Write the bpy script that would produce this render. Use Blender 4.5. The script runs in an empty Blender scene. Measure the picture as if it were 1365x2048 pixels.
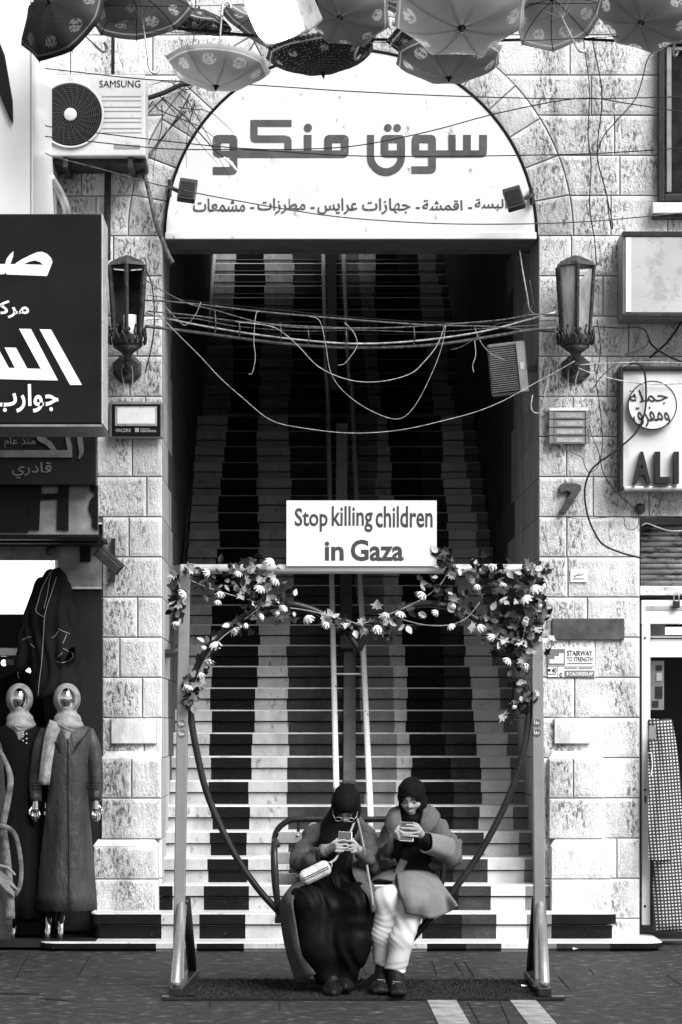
import bpy, bmesh, math, random
import numpy as np
from mathutils import Vector, Matrix, Euler, noise as mnoise
R = math.radians
SC = bpy.context.scene
COL = SC.collection

# ------------------------------------------------------------------ camera, sky, sun, exposure
CAMY, CAMZ, FPX, VX, VY = -18.21, 1.47, 5842.0, 590.0, 1440.0
cam_d = bpy.data.cameras.new('camera')
cam = bpy.data.objects.new('camera', cam_d); COL.objects.link(cam)
cam.location = (0, CAMY, CAMZ); cam.rotation_euler = (R(90), 0, 0)
cam_d.sensor_fit = 'HORIZONTAL'; cam_d.sensor_width = 24.0
cam_d.lens = 24.0 * FPX / 1365.0
cam_d.shift_x = (682.5 - VX) / 1365.0; cam_d.shift_y = (VY - 1024.0) / 1365.0
cam_d.clip_start = 0.1; cam_d.clip_end = 3000
SC.camera = cam
SUN_EL, SUN_AZ = R(45), R(38)         # the sun stands high, in front of the facade and to its right
w = bpy.data.worlds.new("World"); SC.world = w; w.use_nodes = True
nt = w.node_tree; nt.nodes.clear()
sky = nt.nodes.new('ShaderNodeTexSky'); sky.sky_type = 'NISHITA'; sky.sun_disc = False
sky.sun_elevation = SUN_EL; sky.sun_rotation = R(180) - SUN_AZ
bw = nt.nodes.new('ShaderNodeRGBToBW'); bg = nt.nodes.new('ShaderNodeBackground')
wo = nt.nodes.new('ShaderNodeOutputWorld'); bg.inputs['Strength'].default_value = 0.07
nt.links.new(sky.outputs[0], bw.inputs[0]); nt.links.new(bw.outputs[0], bg.inputs['Color'])
nt.links.new(bg.outputs[0], wo.inputs[0])
sd = bpy.data.lights.new('sun', 'SUN'); sd.energy = 3.2; sd.angle = R(42); sd.color = (1, 1, 1)
sun = bpy.data.objects.new('sun', sd); COL.objects.link(sun)
sdir = Vector((math.sin(SUN_AZ) * math.cos(SUN_EL), -math.cos(SUN_AZ) * math.cos(SUN_EL), math.sin(SUN_EL)))
sun.rotation_euler = sdir.to_track_quat('Z', 'Y').to_euler(); sun.location = (4, -8, 12)
SC.view_settings.view_transform = 'Standard'; SC.view_settings.look = 'None'
SC.view_settings.exposure = 1.1; SC.view_settings.gamma = 1.0
SC.cycles.max_bounces = 6

# ------------------------------------------------------------------ helpers
def W(x, y, Y):
    """world point at depth Y (metres behind the lowest stair) measured at photograph position x, y"""
    k = (Y - CAMY) / FPX
    return Vector(((x - VX) * k, Y, CAMZ + (VY - y) * k))

def mat(name, c, r=.6, metal=0., var=.12, vs=7., bump=0., bs=90., dirt=0., ds=6., dc=None, dth=.56,
        stretch=(1, 1, 1), emit=0., spec=.2, grain=0., gs=500., bd=.004, alpha=None, det=4.):
    m = bpy.data.materials.new(name); m.use_nodes = True
    n, l = m.node_tree.nodes, m.node_tree.links
    b = n['Principled BSDF']
    b.inputs['Roughness'].default_value = r; b.inputs['Metallic'].default_value = metal
    b.inputs['Specular IOR Level'].default_value = spec
    tc = n.new('ShaderNodeTexCoord'); mp = n.new('ShaderNodeMapping'); mp.inputs['Scale'].default_value = stretch
    l.new(tc.outputs['Object'], mp.inputs[0])
    def noise(sc, det=4., rough=.6, src=mp):
        t = n.new('ShaderNodeTexNoise'); t.inputs['Scale'].default_value = sc; t.inputs['Detail'].default_value = det
        t.inputs['Roughness'].default_value = rough; l.new(src.outputs[0], t.inputs['Vector']); return t
    def g(v): return (v, v, v, 1)
    def rng(src, a, bb, lo=0., hi=1.):
        q = n.new('ShaderNodeMapRange'); q.inputs[1].default_value = a; q.inputs[2].default_value = bb
        q.inputs[3].default_value = lo; q.inputs[4].default_value = hi; l.new(src, q.inputs[0]); return q.outputs[0]
    def mix(f, a, bb):
        q = n.new('ShaderNodeMix'); q.data_type = 'RGBA'
        if isinstance(f, float): q.inputs[0].default_value = f
        else: l.new(f, q.inputs[0])
        for i, s in ((6, a), (7, bb)):
            if isinstance(s, float): q.inputs[i].default_value = g(s)
            else: l.new(s, q.inputs[i])
        return q.outputs[2]
    out = mix(rng(noise(vs, det).outputs[0], .3, .7), float(c * (1 - var)), float(min(.9, c * (1 + var))))
    if grain:
        gn = n.new('ShaderNodeTexNoise'); gn.inputs['Scale'].default_value = gs; gn.inputs['Detail'].default_value = 2
        l.new(tc.outputs['Object'], gn.inputs['Vector'])
        out = mix(rng(gn.outputs[0], .35, .65, 0, 1), mix(float(grain), out, 0.0), out)
    if dirt:
        out = mix(rng(noise(ds, 6., .65).outputs[0], dth, dth + .1, 0, dirt), out, float(c * .25 if dc is None else dc))
    l.new(out, b.inputs['Base Color'])
    if bump:
        bp = n.new('ShaderNodeBump'); bp.inputs['Strength'].default_value = bump; bp.inputs['Distance'].default_value = bd
        l.new(noise(bs, 5.).outputs[0], bp.inputs['Height']); l.new(bp.outputs[0], b.inputs['Normal'])
    if emit:
        b.inputs['Emission Color'].default_value = (1, 1, 1, 1); b.inputs['Emission Strength'].default_value = emit
    if alpha is not None: b.inputs['Alpha'].default_value = alpha
    return m

def wloc(o):
    p = Vector((0, 0, 0))
    while o is not None: p += o.location; o = o.parent
    return p

def tag(o, label=None, cat=None, group=None, kind=None):
    if label: o['label'] = label
    if cat: o['category'] = cat
    if group: o['group'] = group
    if kind: o['kind'] = kind
    return o

def thing(name, label, cat, loc=(0, 0, 0), group=None):
    o = bpy.data.objects.new(name, None); COL.objects.link(o); o.location = loc; o.empty_display_size = .1
    return tag(o, label, cat, group)

def copy_tree(o, parent=None):
    c = o.copy(); COL.objects.link(c); c.parent = parent
    for ch in o.children: copy_tree(ch, c)
    return c

class MB:
    def __init__(s): s.v = []; s.f = []; s.m = []; s.base = None
    def add(s, vs, fs, m=0):
        k = len(s.v); s.v += [Vector(p) for p in vs]
        s.f += [[i + k for i in f] for f in fs]; s.m += [m] * len(fs); return s
    def box(s, x0, x1, y0, y1, z0, z1, m=0, M=None):
        vs = [Vector(p) for p in ((x0, y0, z0), (x1, y0, z0), (x1, y1, z0), (x0, y1, z0), (x0, y0, z1), (x1, y0, z1), (x1, y1, z1), (x0, y1, z1))]
        if M is not None: vs = [M @ p for p in vs]
        return s.add(vs, [(0, 3, 2, 1), (4, 5, 6, 7), (0, 1, 5, 4), (1, 2, 6, 5), (2, 3, 7, 6), (3, 0, 4, 7)], m)
    def tube(s, pts, r, n=8, m=0, cap=True, flat=1., up=None):
        pts = [Vector(p) for p in pts]; rs = r if isinstance(r, (list, tuple)) else [r] * len(pts)
        t0 = (pts[1] - pts[0]).normalized()
        a = Vector(up) if up else (Vector((0, 1, 0)) if abs(t0.y) < .9 else Vector((1, 0, 0)))
        a = (a - t0 * a.dot(t0)).normalized(); k = len(s.v)
        for i, p in enumerate(pts):
            t = (pts[min(i + 1, len(pts) - 1)] - pts[max(i - 1, 0)]).normalized()
            a = (a - t * a.dot(t)).normalized(); b = t.cross(a)
            for j in range(n):
                q = 2 * math.pi * j / n; s.v.append(p + (a * math.cos(q) * flat + b * math.sin(q)) * rs[i])
        for i in range(len(pts) - 1):
            for j in range(n):
                j2 = (j + 1) % n; s.f.append([k + i * n + j, k + i * n + j2, k + (i + 1) * n + j2, k + (i + 1) * n + j]); s.m.append(m)
        if cap:
            s.f.append([k + j for j in range(n)][::-1]); s.m.append(m)
            e = k + (len(pts) - 1) * n; s.f.append([e + j for j in range(n)]); s.m.append(m)
        return s
    def lathe(s, prof, c=(0, 0, 0), n=16, m=0, M=None, ang0=0.):
        k = len(s.v); c = Vector(c)
        for r, z in prof:
            for j in range(n):
                q = 2 * math.pi * j / n + ang0; p = Vector((r * math.cos(q), r * math.sin(q), z))
                s.v.append(c + (M @ p if M is not None else p))
        for i in range(len(prof) - 1):
            for j in range(n):
                j2 = (j + 1) % n; s.f.append([k + i * n + j, k + i * n + j2, k + (i + 1) * n + j2, k + (i + 1) * n + j]); s.m.append(m)
        s.f.append([k + j for j in range(n)][::-1]); s.m.append(m)
        e = k + (len(prof) - 1) * n; s.f.append([e + j for j in range(n)]); s.m.append(m)
        return s
    def loft(s, rings, m=0, cap=True, closed=True):
        k = len(s.v); n = len(rings[0])
        for rg in rings: s.v += [Vector(p) for p in rg]
        for i in range(len(rings) - 1):
            for j in range(n if closed else n - 1):
                j2 = (j + 1) % n; s.f.append([k + i * n + j, k + i * n + j2, k + (i + 1) * n + j2, k + (i + 1) * n + j]); s.m.append(m)
        if cap and closed:
            s.f.append([k + j for j in range(n)][::-1]); s.m.append(m)
            e = k + (len(rings) - 1) * n; s.f.append([e + j for j in range(n)]); s.m.append(m)
        return s
    def prism(s, poly, m=0, d=Vector((0, .01, 0)), side=None):
        """poly: 3D outline facing -d; extruded along d"""
        n = len(poly); d = Vector(d); k = len(s.v)
        s.v += [Vector(p) for p in poly] + [Vector(p) + d for p in poly]
        s.f.append([k + i for i in range(n)]); s.m.append(m)
        s.f.append([k + n + i for i in range(n)][::-1]); s.m.append(m)
        for i in range(n):
            j = (i + 1) % n; s.f.append([k + i, k + n + i, k + n + j, k + j]); s.m.append(m if side is None else side)
        return s
    def build(s, name, mats, parent=None, smooth=False, bevel=0., seg=2, sub=0, fix=True, origin=None, autosm=None):
        me = bpy.data.meshes.new(name)
        if origin is not None: base = Vector(origin)
        elif parent is None:
            a = np.array([tuple(p) for p in s.v]); lo, hi = a.min(0), a.max(0)
            base = Vector(((lo[0] + hi[0]) / 2, (lo[1] + hi[1]) / 2, lo[2]))
        else: base = wloc(parent)
        me.from_pydata([tuple(p - base) for p in s.v], [], s.f)
        mats = mats if isinstance(mats, (list, tuple)) else [mats]
        for q in mats: me.materials.append(q)
        me.polygons.foreach_set('material_index', s.m)
        if fix:
            bm = bmesh.new(); bm.from_mesh(me); bmesh.ops.recalc_face_normals(bm, faces=bm.faces); bm.to_mesh(me); bm.free()
        if smooth: me.polygons.foreach_set('use_smooth', [True] * len(me.polygons))
        me.update(); o = bpy.data.objects.new(name, me); COL.objects.link(o)
        if parent is None: o.location = base
        else: o.parent = parent
        if bevel:
            q = o.modifiers.new('bevel', 'BEVEL'); q.width = bevel; q.segments = seg; q.limit_method = 'ANGLE'; q.angle_limit = R(40)
        if sub: q = o.modifiers.new('sub', 'SUBSURF'); q.levels = sub; q.render_levels = sub
        return o

def smooth_pts(pts, n=6):
    """Catmull-Rom through the points"""
    p = [Vector(q) for q in pts]
    if len(p) < 3: return p
    p = [p[0] * 2 - p[1]] + p + [p[-1] * 2 - p[-2]]; out = []
    for i in range(1, len(p) - 2):
        a, b, c, d = p[i - 1], p[i], p[i + 1], p[i + 2]
        for k in range(n):
            t = k / n
            out.append(.5 * ((2 * b) + (c - a) * t + (2 * a - 5 * b + 4 * c - d) * t * t + (3 * b - a - 3 * c + d) * t ** 3))
    out.append(p[-2]); return out

# ---- lettering: the font Blender carries, shaped into meshes
def glyph_mesh(body, bold=0.):
    cu = bpy.data.curves.new('lettering', 'FONT'); cu.body = body; cu.offset = bold; cu.resolution_u = 3
    o = bpy.data.objects.new('lettering', cu); COL.objects.link(o); bpy.context.view_layer.update()
    me = o.to_mesh(); vs = [Vector(v.co) for v in me.vertices]; fs = [list(p.vertices) for p in me.polygons]
    o.to_mesh_clear(); bpy.data.objects.remove(o); bpy.data.curves.remove(cu)
    return vs, fs
def letter_into(mb, body, x0, y0, x1, y1, Y, m=0, bold=0., thick=.004, rot=0., slant=0.):
    """fits a word into a rectangle of the photograph, standing at depth Y as thin raised letters"""
    vs, fs = glyph_mesh(body, bold)
    if not vs: return
    ax = [v.x for v in vs]; ay = [v.y for v in vs]; lx, hx, ly, hy = min(ax), max(ax), min(ay), max(ay)
    cx, cy = (x0 + x1) / 2, (y0 + y1) / 2; out = []
    for v in vs:
        px = x0 + (v.x - lx) / (hx - lx) * (x1 - x0); py = y1 - (v.y - ly) / max(1e-6, hy - ly) * (y1 - y0)
        px += (y1 - py) * slant
        c, s_ = math.cos(rot), math.sin(rot); qx, qy = px - cx, py - cy
        out.append(W(cx + qx * c - qy * s_, cy + qx * s_ + qy * c, Y))
    k = len(mb.v); n = len(out); d = Vector((0, thick, 0))
    mb.v += out + [p + d for p in out]
    ed = {}
    for f in fs:
        mb.f.append([k + i for i in f]); mb.m.append(m)
        for i in range(len(f)):
            a, b = f[i], f[(i + 1) % len(f)]; ed[(a, b)] = ed.get((a, b), 0) + 1
    for (a, b) in ed:
        if (b, a) not in ed: mb.f.append([k + a, k + n + a, k + n + b, k + b]); mb.m.append(m)

AR = {  # isolated, final, initial, medial presentation forms
 'ا': (0xFE8D, 0xFE8E, None, None), 'أ': (0xFE83, 0xFE84, None, None), 'ب': (0xFE8F, 0xFE90, 0xFE91, 0xFE92), 'ت': (0xFE95, 0xFE96, 0xFE97, 0xFE98),
 'ث': (0xFE99, 0xFE9A, 0xFE9B, 0xFE9C), 'ج': (0xFE9D, 0xFE9E, 0xFE9F, 0xFEA0), 'د': (0xFEA9, 0xFEAA, None, None), 'ذ': (0xFEAB, 0xFEAC, None, None),
 'ر': (0xFEAD, 0xFEAE, None, None), 'ز': (0xFEAF, 0xFEB0, None, None), 'س': (0xFEB1, 0xFEB2, 0xFEB3, 0xFEB4), 'ش': (0xFEB5, 0xFEB6, 0xFEB7, 0xFEB8),
 'ص': (0xFEB9, 0xFEBA, 0xFEBB, 0xFEBC), 'ط': (0xFEC1, 0xFEC2, 0xFEC3, 0xFEC4), 'ع': (0xFEC9, 0xFECA, 0xFECB, 0xFECC), 'ف': (0xFED1, 0xFED2, 0xFED3, 0xFED4),
 'ق': (0xFED5, 0xFED6, 0xFED7, 0xFED8), 'ك': (0xFED9, 0xFEDA, 0xFEDB, 0xFEDC), 'ل': (0xFEDD, 0xFEDE, 0xFEDF, 0xFEE0), 'م': (0xFEE1, 0xFEE2, 0xFEE3, 0xFEE4),
 'ن': (0xFEE5, 0xFEE6, 0xFEE7, 0xFEE8), 'ه': (0xFEE9, 0xFEEA, 0xFEEB, 0xFEEC), 'ة': (0xFE93, 0xFE94, None, None), 'و': (0xFEED, 0xFEEE, None, None),
 'ي': (0xFEF1, 0xFEF2, 0xFEF3, 0xFEF4), 'ـ': (0x640, 0x640, 0x640, 0x640)}
def arabic(t):
    out = []
    for i, c in enumerate(t):
        if c not in AR: out.append(c); continue
        pj = i > 0 and t[i - 1] in AR and AR[t[i - 1]][2] is not None
        nj = i + 1 < len(t) and t[i + 1] in AR and AR[c][2] is not None
        out.append(chr(AR[c][3] if pj and nj else AR[c][1] if pj else AR[c][2] if nj else AR[c][0]))
    return ''.join(out[::-1])

# ---- signed distance modelling: soft unions of tapered limbs, meshed by surface nets (bodies and draped cloth)
class SDF:
    def __init__(s, lo, hi, h):
        s.lo = np.array(lo, float); s.h = h
        s.n = np.ceil((np.array(hi, float) - s.lo) / h).astype(int) + 1
        s.D = np.full(s.n, 1.0, np.float32)
    def _win(s, lo, hi, mg):
        a = np.maximum(0, np.floor((np.array(lo) - mg - s.lo) / s.h).astype(int)); b = np.minimum(s.n, np.ceil((np.array(hi) + mg - s.lo) / s.h).astype(int) + 1)
        if (b <= a).any(): return None
        ax = [s.lo[i] + s.h * np.arange(a[i], b[i]) for i in range(3)]
        P = np.stack(np.meshgrid(*ax, indexing='ij'), -1)
        return tuple(slice(a[i], b[i]) for i in range(3)), P
    def _put(s, w, d, k, op):
        A = s.D[w]
        if op == 'u':
            if k > 0: hh = np.clip(.5 + .5 * (A - d) / k, 0, 1); d = A * (1 - hh) + d * hh - k * hh * (1 - hh)
            else: d = np.minimum(A, d)
        elif op == 's':
            if k > 0: hh = np.clip(.5 - .5 * (A + d) / k, 0, 1); d = A * (1 - hh) - d * hh + k * hh * (1 - hh)
            else: d = np.maximum(A, -d)
        s.D[w] = d
    def cap(s, a, b, ra, rb=None, k=.02, op='u', sq=None):
        rb = ra if rb is None else rb; a = np.array(a, float); b = np.array(b, float); r = max(ra, rb)
        w = s._win(np.minimum(a, b) - r, np.maximum(a, b) + r, k * 1.2 + 2 * s.h)
        if w is None: return s
        P = w[1] - a; v = b - a
        if sq is not None: q = np.array(sq); P = P * q; v = v * q
        t = np.clip((P @ v) / max(1e-9, v @ v), 0, 1)
        d = np.linalg.norm(P - t[..., None] * v, axis=-1) - (ra + (rb - ra) * t)
        s._put(w[0], d, k, op); return s
    def path(s, pts, rs, k=.02, op='u', sq=None):
        for i in range(len(pts) - 1): s.cap(pts[i], pts[i + 1], rs[i], rs[i + 1], k, op, sq)
        return s
    def ell(s, c, r, rot=(0, 0, 0), k=.02, op='u'):
        c = np.array(c, float); r = np.array(r, float); m = r.max()
        w = s._win(c - m, c + m, k * 1.2 + 2 * s.h)
        if w is None: return s
        M = np.array(Euler(rot).to_matrix()); P = (w[1] - c) @ M
        k0 = np.linalg.norm(P / r, axis=-1); k1 = np.linalg.norm(P / (r * r), axis=-1) + 1e-9
        s._put(w[0], k0 * (k0 - 1) / k1, k, op); return s
    def box(s, c, r, rot=(0, 0, 0), rad=.01, k=.0, op='u'):
        c = np.array(c, float); r = np.array(r, float); m = np.linalg.norm(r)
        w = s._win(c - m, c + m, k * 1.2 + 2 * s.h)
        if w is None: return s
        M = np.array(Euler(rot).to_matrix()); P = np.abs((w[1] - c) @ M) - (r - rad)
        d = np.linalg.norm(np.maximum(P, 0), axis=-1) + np.minimum(P.max(-1), 0) - rad
        s._put(w[0], d, k, op); return s
    def warp(s, fn):
        """fn(P) -> added distance (folds)"""
        w = s._win(s.lo, s.lo + s.h * (s.n - 1), 0); near = np.abs(s.D) < .06
        s.D[near] += fn(w[1][near]).astype(np.float32); return s
    def keep(s, fn):
        """fn(P) <= 0 is kept"""
        w = s._win(s.lo, s.lo + s.h * (s.n - 1), 0); s.D = np.maximum(s.D, fn(w[1]).astype(np.float32)); return s
    def mesh(s, name, mats, parent, sm=2, largest=True):
        D = s.D; ins = D < 0; n = D.shape
        c = np.zeros([q - 1 for q in n], np.int8)
        for i in (0, 1):
            for j in (0, 1):
                for k in (0, 1): c += ins[i:n[0] - 1 + i, j:n[1] - 1 + j, k:n[2] - 1 + k]
        act = (c > 0) & (c < 8); idx = -np.ones(act.shape, np.int64); ijk = np.argwhere(act); idx[act] = np.arange(len(ijk))
        acc = np.zeros((len(ijk), 3)); cnt = np.zeros(len(ijk))
        cor = [(i, j, k) for i in (0, 1) for j in (0, 1) for k in (0, 1)]
        for a in cor:
            for b in cor:
                df = np.array(b) - np.array(a)
                if df.sum() == 1 and (df >= 0).all():
                    da = D[ijk[:, 0] + a[0], ijk[:, 1] + a[1], ijk[:, 2] + a[2]]; db = D[ijk[:, 0] + b[0], ijk[:, 1] + b[1], ijk[:, 2] + b[2]]
                    x = (da < 0) != (db < 0); t = np.where(x, da / np.where(x, da - db, 1), 0)
                    acc[x] += (np.array(a) + t[:, None] * df)[x]; cnt[x] += 1
        V = s.lo + s.h * (ijk + acc / np.maximum(cnt, 1)[:, None]); F = []
        for ax in range(3):
            u, v = [(1, 2), (2, 0), (0, 1)][ax]
            sl0 = [slice(None)] * 3; sl1 = [slice(None)] * 3; sl0[ax] = slice(0, -1); sl1[ax] = slice(1, None)
            e = np.argwhere(ins[tuple(sl0)] != ins[tuple(sl1)])
            e = e[(e[:, u] > 0) & (e[:, v] > 0) & (e[:, u] < n[u] - 1) & (e[:, v] < n[v] - 1)]
            if not len(e): continue
            q = []
            for du, dv in ((1, 1), (0, 1), (0, 0), (1, 0)):
                p = e.copy(); p[:, u] -= du; p[:, v] -= dv; q.append(idx[p[:, 0], p[:, 1], p[:, 2]])
            q = np.stack(q, 1); fl = ~ins[e[:, 0], e[:, 1], e[:, 2]]; q[fl] = q[fl][:, ::-1]; F.append(q)
        F = np.concatenate(F) if F else np.zeros((0, 4), int)
        if largest and len(F):
            lab = np.arange(len(V)); E = np.concatenate([F[:, [0, 1]], F[:, [1, 2]], F[:, [2, 3]]])
            while True:
                old = lab.copy(); mn = np.minimum(lab[E[:, 0]], lab[E[:, 1]]); np.minimum.at(lab, E[:, 0], mn); np.minimum.at(lab, E[:, 1], mn); lab = lab[lab]
                if (lab == old).all(): break
            u, cn = np.unique(lab, return_counts=True); kp = lab == u[cn.argmax()]; re = np.cumsum(kp) - 1; F = re[F[kp[F[:, 0]]]]; V = V[kp]
        for _ in range(sm):
            S = np.zeros_like(V); N = np.zeros(len(V))
            for a, b in ((0, 1), (1, 2), (2, 3), (3, 0)):
                np.add.at(S, F[:, a], V[F[:, b]]); np.add.at(S, F[:, b], V[F[:, a]]); np.add.at(N, F[:, a], 1); np.add.at(N, F[:, b], 1)
            V = .5 * V + .5 * S / np.maximum(N, 1)[:, None]
        base = np.array(wloc(parent)) if parent is not None else np.array([V[:, 0].mean(), V[:, 1].mean(), V[:, 2].min()])
        me = bpy.data.meshes.new(name); me.from_pydata((V - base).tolist(), [], F.tolist())
        for q in (mats if isinstance(mats, (list, tuple)) else [mats]): me.materials.append(q)
        me.polygons.foreach_set('use_smooth', [True] * len(me.polygons)); me.update()
        o = bpy.data.objects.new(name, me); COL.objects.link(o)
        if parent is not None: o.parent = parent
        else: o.location = base.tolist()
        return o
def fold(P, d, amp, wl, jit=.5, seed=0.):
    """soft parallel cloth folds running along direction d"""
    d = np.array(d, float); d /= np.linalg.norm(d); a = np.cross(d, [.31, .9, .2]); a /= np.linalg.norm(a)
    t = P @ a + jit * .05 * np.sin(P @ d * 11 + seed) + jit * .03 * np.sin(P[..., 0] * 17 + P[..., 2] * 13 + seed * 2)
    return amp * np.sin(2 * np.pi * t / wl + seed)
# ------------------------------------------------------------------ materials of the place
def stone_mat(name, smooth=False):
    m = bpy.data.materials.new(name); m.use_nodes = True; n, l = m.node_tree.nodes, m.node_tree.links
    b = n['Principled BSDF']; b.inputs['Roughness'].default_value = .85; b.inputs['Specular IOR Level'].default_value = .25
    tc = n.new('ShaderNodeTexCoord')
    def attr(a): q = n.new('ShaderNodeAttribute'); q.attribute_name = a; return q.outputs['Fac']
    def noise(sc, stretch=(1, 1, 1), rot=(0, 0, 0), det=5., ro=.62, dist=0.):
        mp = n.new('ShaderNodeMapping'); mp.inputs['Scale'].default_value = stretch; mp.inputs['Rotation'].default_value = rot
        l.new(tc.outputs['Object'], mp.inputs[0]); t = n.new('ShaderNodeTexNoise'); t.inputs['Scale'].default_value = sc
        t.inputs['Detail'].default_value = det; t.inputs['Roughness'].default_value = ro; t.inputs['Distortion'].default_value = dist
        l.new(mp.outputs[0], t.inputs['Vector']); return t.outputs[0]
    def rng(s, a, c, lo=0., hi=1.):
        q = n.new('ShaderNodeMapRange'); q.inputs[1].default_value = a; q.inputs[2].default_value = c
        q.inputs[3].default_value = lo; q.inputs[4].default_value = hi; l.new(s, q.inputs[0]); return q.outputs[0]
    def mth(op, a, c):
        q = n.new('ShaderNodeMath'); q.operation = op
        for i, s in ((0, a), (1, c)):
            if isinstance(s, float): q.inputs[i].default_value = s
            else: l.new(s, q.inputs[i])
        return q.outputs[0]
    rug, tone = attr('rug'), attr('tone')
    col = tone
    col = mth('MULTIPLY', col, rng(noise(1.3, (1.6, 1.6, .35), det=6.), .38, .62, .74, 1.05))      # rain streaks and old dirt
    col = mth('MULTIPLY', col, rng(noise(9., (1, 1, .6)), .35, .65, .86, 1.05))
    pitch = noise(34., (1.5, 1.5, .62), (0, R(40), 0), 8., .72, .3)
    patch = rng(noise(2.6, (1.3, 1.3, .4), det=4.), .44, .55)
    fl = mth('MULTIPLY', rng(pitch, .44, .51, 1., 0.), patch); fl = mth('MULTIPLY', fl, rug)
    col = mth('MULTIPLY', col, rng(fl, 0., 1., 1., .24 if not smooth else .7))  # flecks darken the bump hollows: dirt plus painted crevice shade
    fine = mth('MULTIPLY', rng(noise(120., (1.3, 1.3, .8), (0, R(35), 0), 3., .7), .50, .60), rug)
    col = mth('MULTIPLY', col, rng(mth('MULTIPLY', fine, rng(noise(4.), .38, .6)), 0., 1., 1., .45))
    pits = rng(noise(95., det=2.), .68, .72)
    col = mth('MULTIPLY', col, rng(pits, 0., 1., 1., .3))
    grime = mth('MULTIPLY', rng(noise(1.1, (1.5, 1.5, .45), det=8., ro=.7), .52, .68), rng(noise(14., (1, 1, .4)), .3, .6))
    col = mth('MULTIPLY', col, rng(grime, 0., 1., 1., .38))
    if smooth: col = mth('MULTIPLY', col, rng(noise(5., (1, 3, .12)), .35, .65, .7, 1.1))
    cb = n.new('ShaderNodeCombineColor')
    for i in range(3): l.new(col, cb.inputs[i])
    l.new(cb.outputs[0], b.inputs['Base Color'])
    bp = n.new('ShaderNodeBump'); bp.inputs['Strength'].default_value = 1.0; bp.inputs['Distance'].default_value = .02 if not smooth else .006
    h = mth('MULTIPLY', mth('ADD', pitch, mth('MULTIPLY', noise(85., det=3.), .35)), mth('ADD', rug, .12))
    l.new(h, bp.inputs['Height']); l.new(bp.outputs[0], b.inputs['Normal'])
    return m
M_stone = stone_mat('pitched_stone'); M_stone2 = stone_mat('dressed_stone', True)
M_mortar = mat('mortar', .17, .95, var=.85, vs=5)
M_pave = mat('basalt_paving', .036, .62, var=.45, vs=16., bump=.6, bs=45, dirt=.6, ds=16., dc=.17, dth=.57, stretch=(.7, .7, 1), bd=.006, grain=.4, gs=130, det=10.)
M_joint = mat('paving_joint', .012, .9)  # street joints, and the painted shade in the slots under the treads
M_band = mat('pale_paving_band', .30, .7, var=.35, vs=9, dirt=.8, ds=11, dc=.1, dth=.54, bump=.3, grain=.25, gs=130)
M_tread = mat('worn_stone_tread', .58, .45, var=.12, vs=5, dirt=.6, ds=16, dc=.2, dth=.57)
M_pL = mat('pale_riser_paint', .50, .75, var=.3, vs=6, dirt=.85, ds=21, dc=.14, dth=.575, bump=.3, stretch=(1, 1, .55), grain=.3, gs=260)
M_pK = mat('black_riser_paint', .006, .7, var=.3, vs=9, dirt=.55, ds=70, dc=.2, dth=.63, spec=.1)
M_pD = mat('dark_riser_paint', .045, .7, var=.35, vs=8, dirt=.45, ds=70, dc=.2, dth=.61, grain=.35, gs=170, spec=.1)
M_pG = mat('grey_riser_paint', .19, .75, var=.2, vs=8, dirt=.5, ds=40, dc=.1, dth=.6, grain=.3, gs=260)
M_pW = mat('white_riser_paint', .66, .7, var=.14, vs=7, dirt=.7, ds=30, dc=.25, dth=.6, grain=.2, gs=260)
M_black = mat('black_paint', .005, .5, var=.3, vs=9, spec=.15)
M_dark = mat('dark_metal', .03, .45, metal=.3, var=.35, vs=14, bump=.15)
M_rust = mat('weathered_iron', .055, .6, metal=.5, var=.5, vs=22, bump=.5, bs=60, dirt=.6, ds=18, dc=.18)
M_white = mat('white_paint', .8, .4, var=.05, vs=4)
M_chip = mat('chipped_white_paint', .78, .4, var=.06, vs=6, dirt=.97, ds=26, dc=.03, dth=.60, stretch=(1, 1, .4))
M_ceil = mat('sooty_plaster', .08, .95, var=.3)  # dark grey plaster of the passage ceiling

# ------------------------------------------------------------------ street
mb = MB(); mb.add([(-60, -60, 0), (60, -60, 0), (60, 1.2, 0), (-60, 1.2, 0)], [(0, 1, 2, 3)])
tag(mb.build('street_pavement', M_pave, fix=False, origin=(0, 0, 0)), kind='structure')
mb = MB()
def strip(p, q, wd=.007):
    a, b = Vector(p), Vector(q); t = (b - a).normalized(); s = Vector((-t.y, t.x, 0)) * wd
    up = Vector((0, 0, .004)); mb.add([a - s + up, b - s + up, b + s + up, a + s + up], [(0, 1, 2, 3)])
def G(x, y):      # a point of the street seen at photograph position x, y
    d = FPX * CAMZ / (y - VY); return (((x - VX) * d / FPX), d + CAMY, 0)
for a, b in (((155, 1955), (340, 1955)), ((180, 1925), (340, 1928)), ((155, 1955), (182, 1912)), ((0, 1998), (150, 2004)), ((390, 1957), (560, 1958)),
             ((720, 1954), (950, 1956)), ((950, 1956), (930, 1925)), ((1118, 1955), (1140, 1980)), ((1140, 1981), (1365, 1975)), ((1335, 1952), (1365, 1972)),
             ((780, 1925), (790, 1952)), ((910, 1925), (928, 1952)), ((865, 1925), (875, 1952)), ((80, 2025), (410, 2027)), ((420, 2004), (420, 2016)),
             ((560, 2004), (561, 2020)), ((30, 1960), (60, 1905)), ((720, 1925), (735, 1952)), ((936, 2005), (960, 2048)), ((1000, 2005), (1020, 2048)),
             ((1180, 1940), (1190, 1952)), ((1240, 2020), (1365, 2019)), ((600, 2030), (850, 2031))): strip(G(*a), G(*b), .003)
strip(G(-20, 1988), G(80, 1990), .022); strip(G(88, 1999), G(138, 2003), .014); strip(G(555, 1990), G(600, 1991), .004)
tag(mb.build('paving_joints', M_joint, fix=False), kind='structure')
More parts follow.
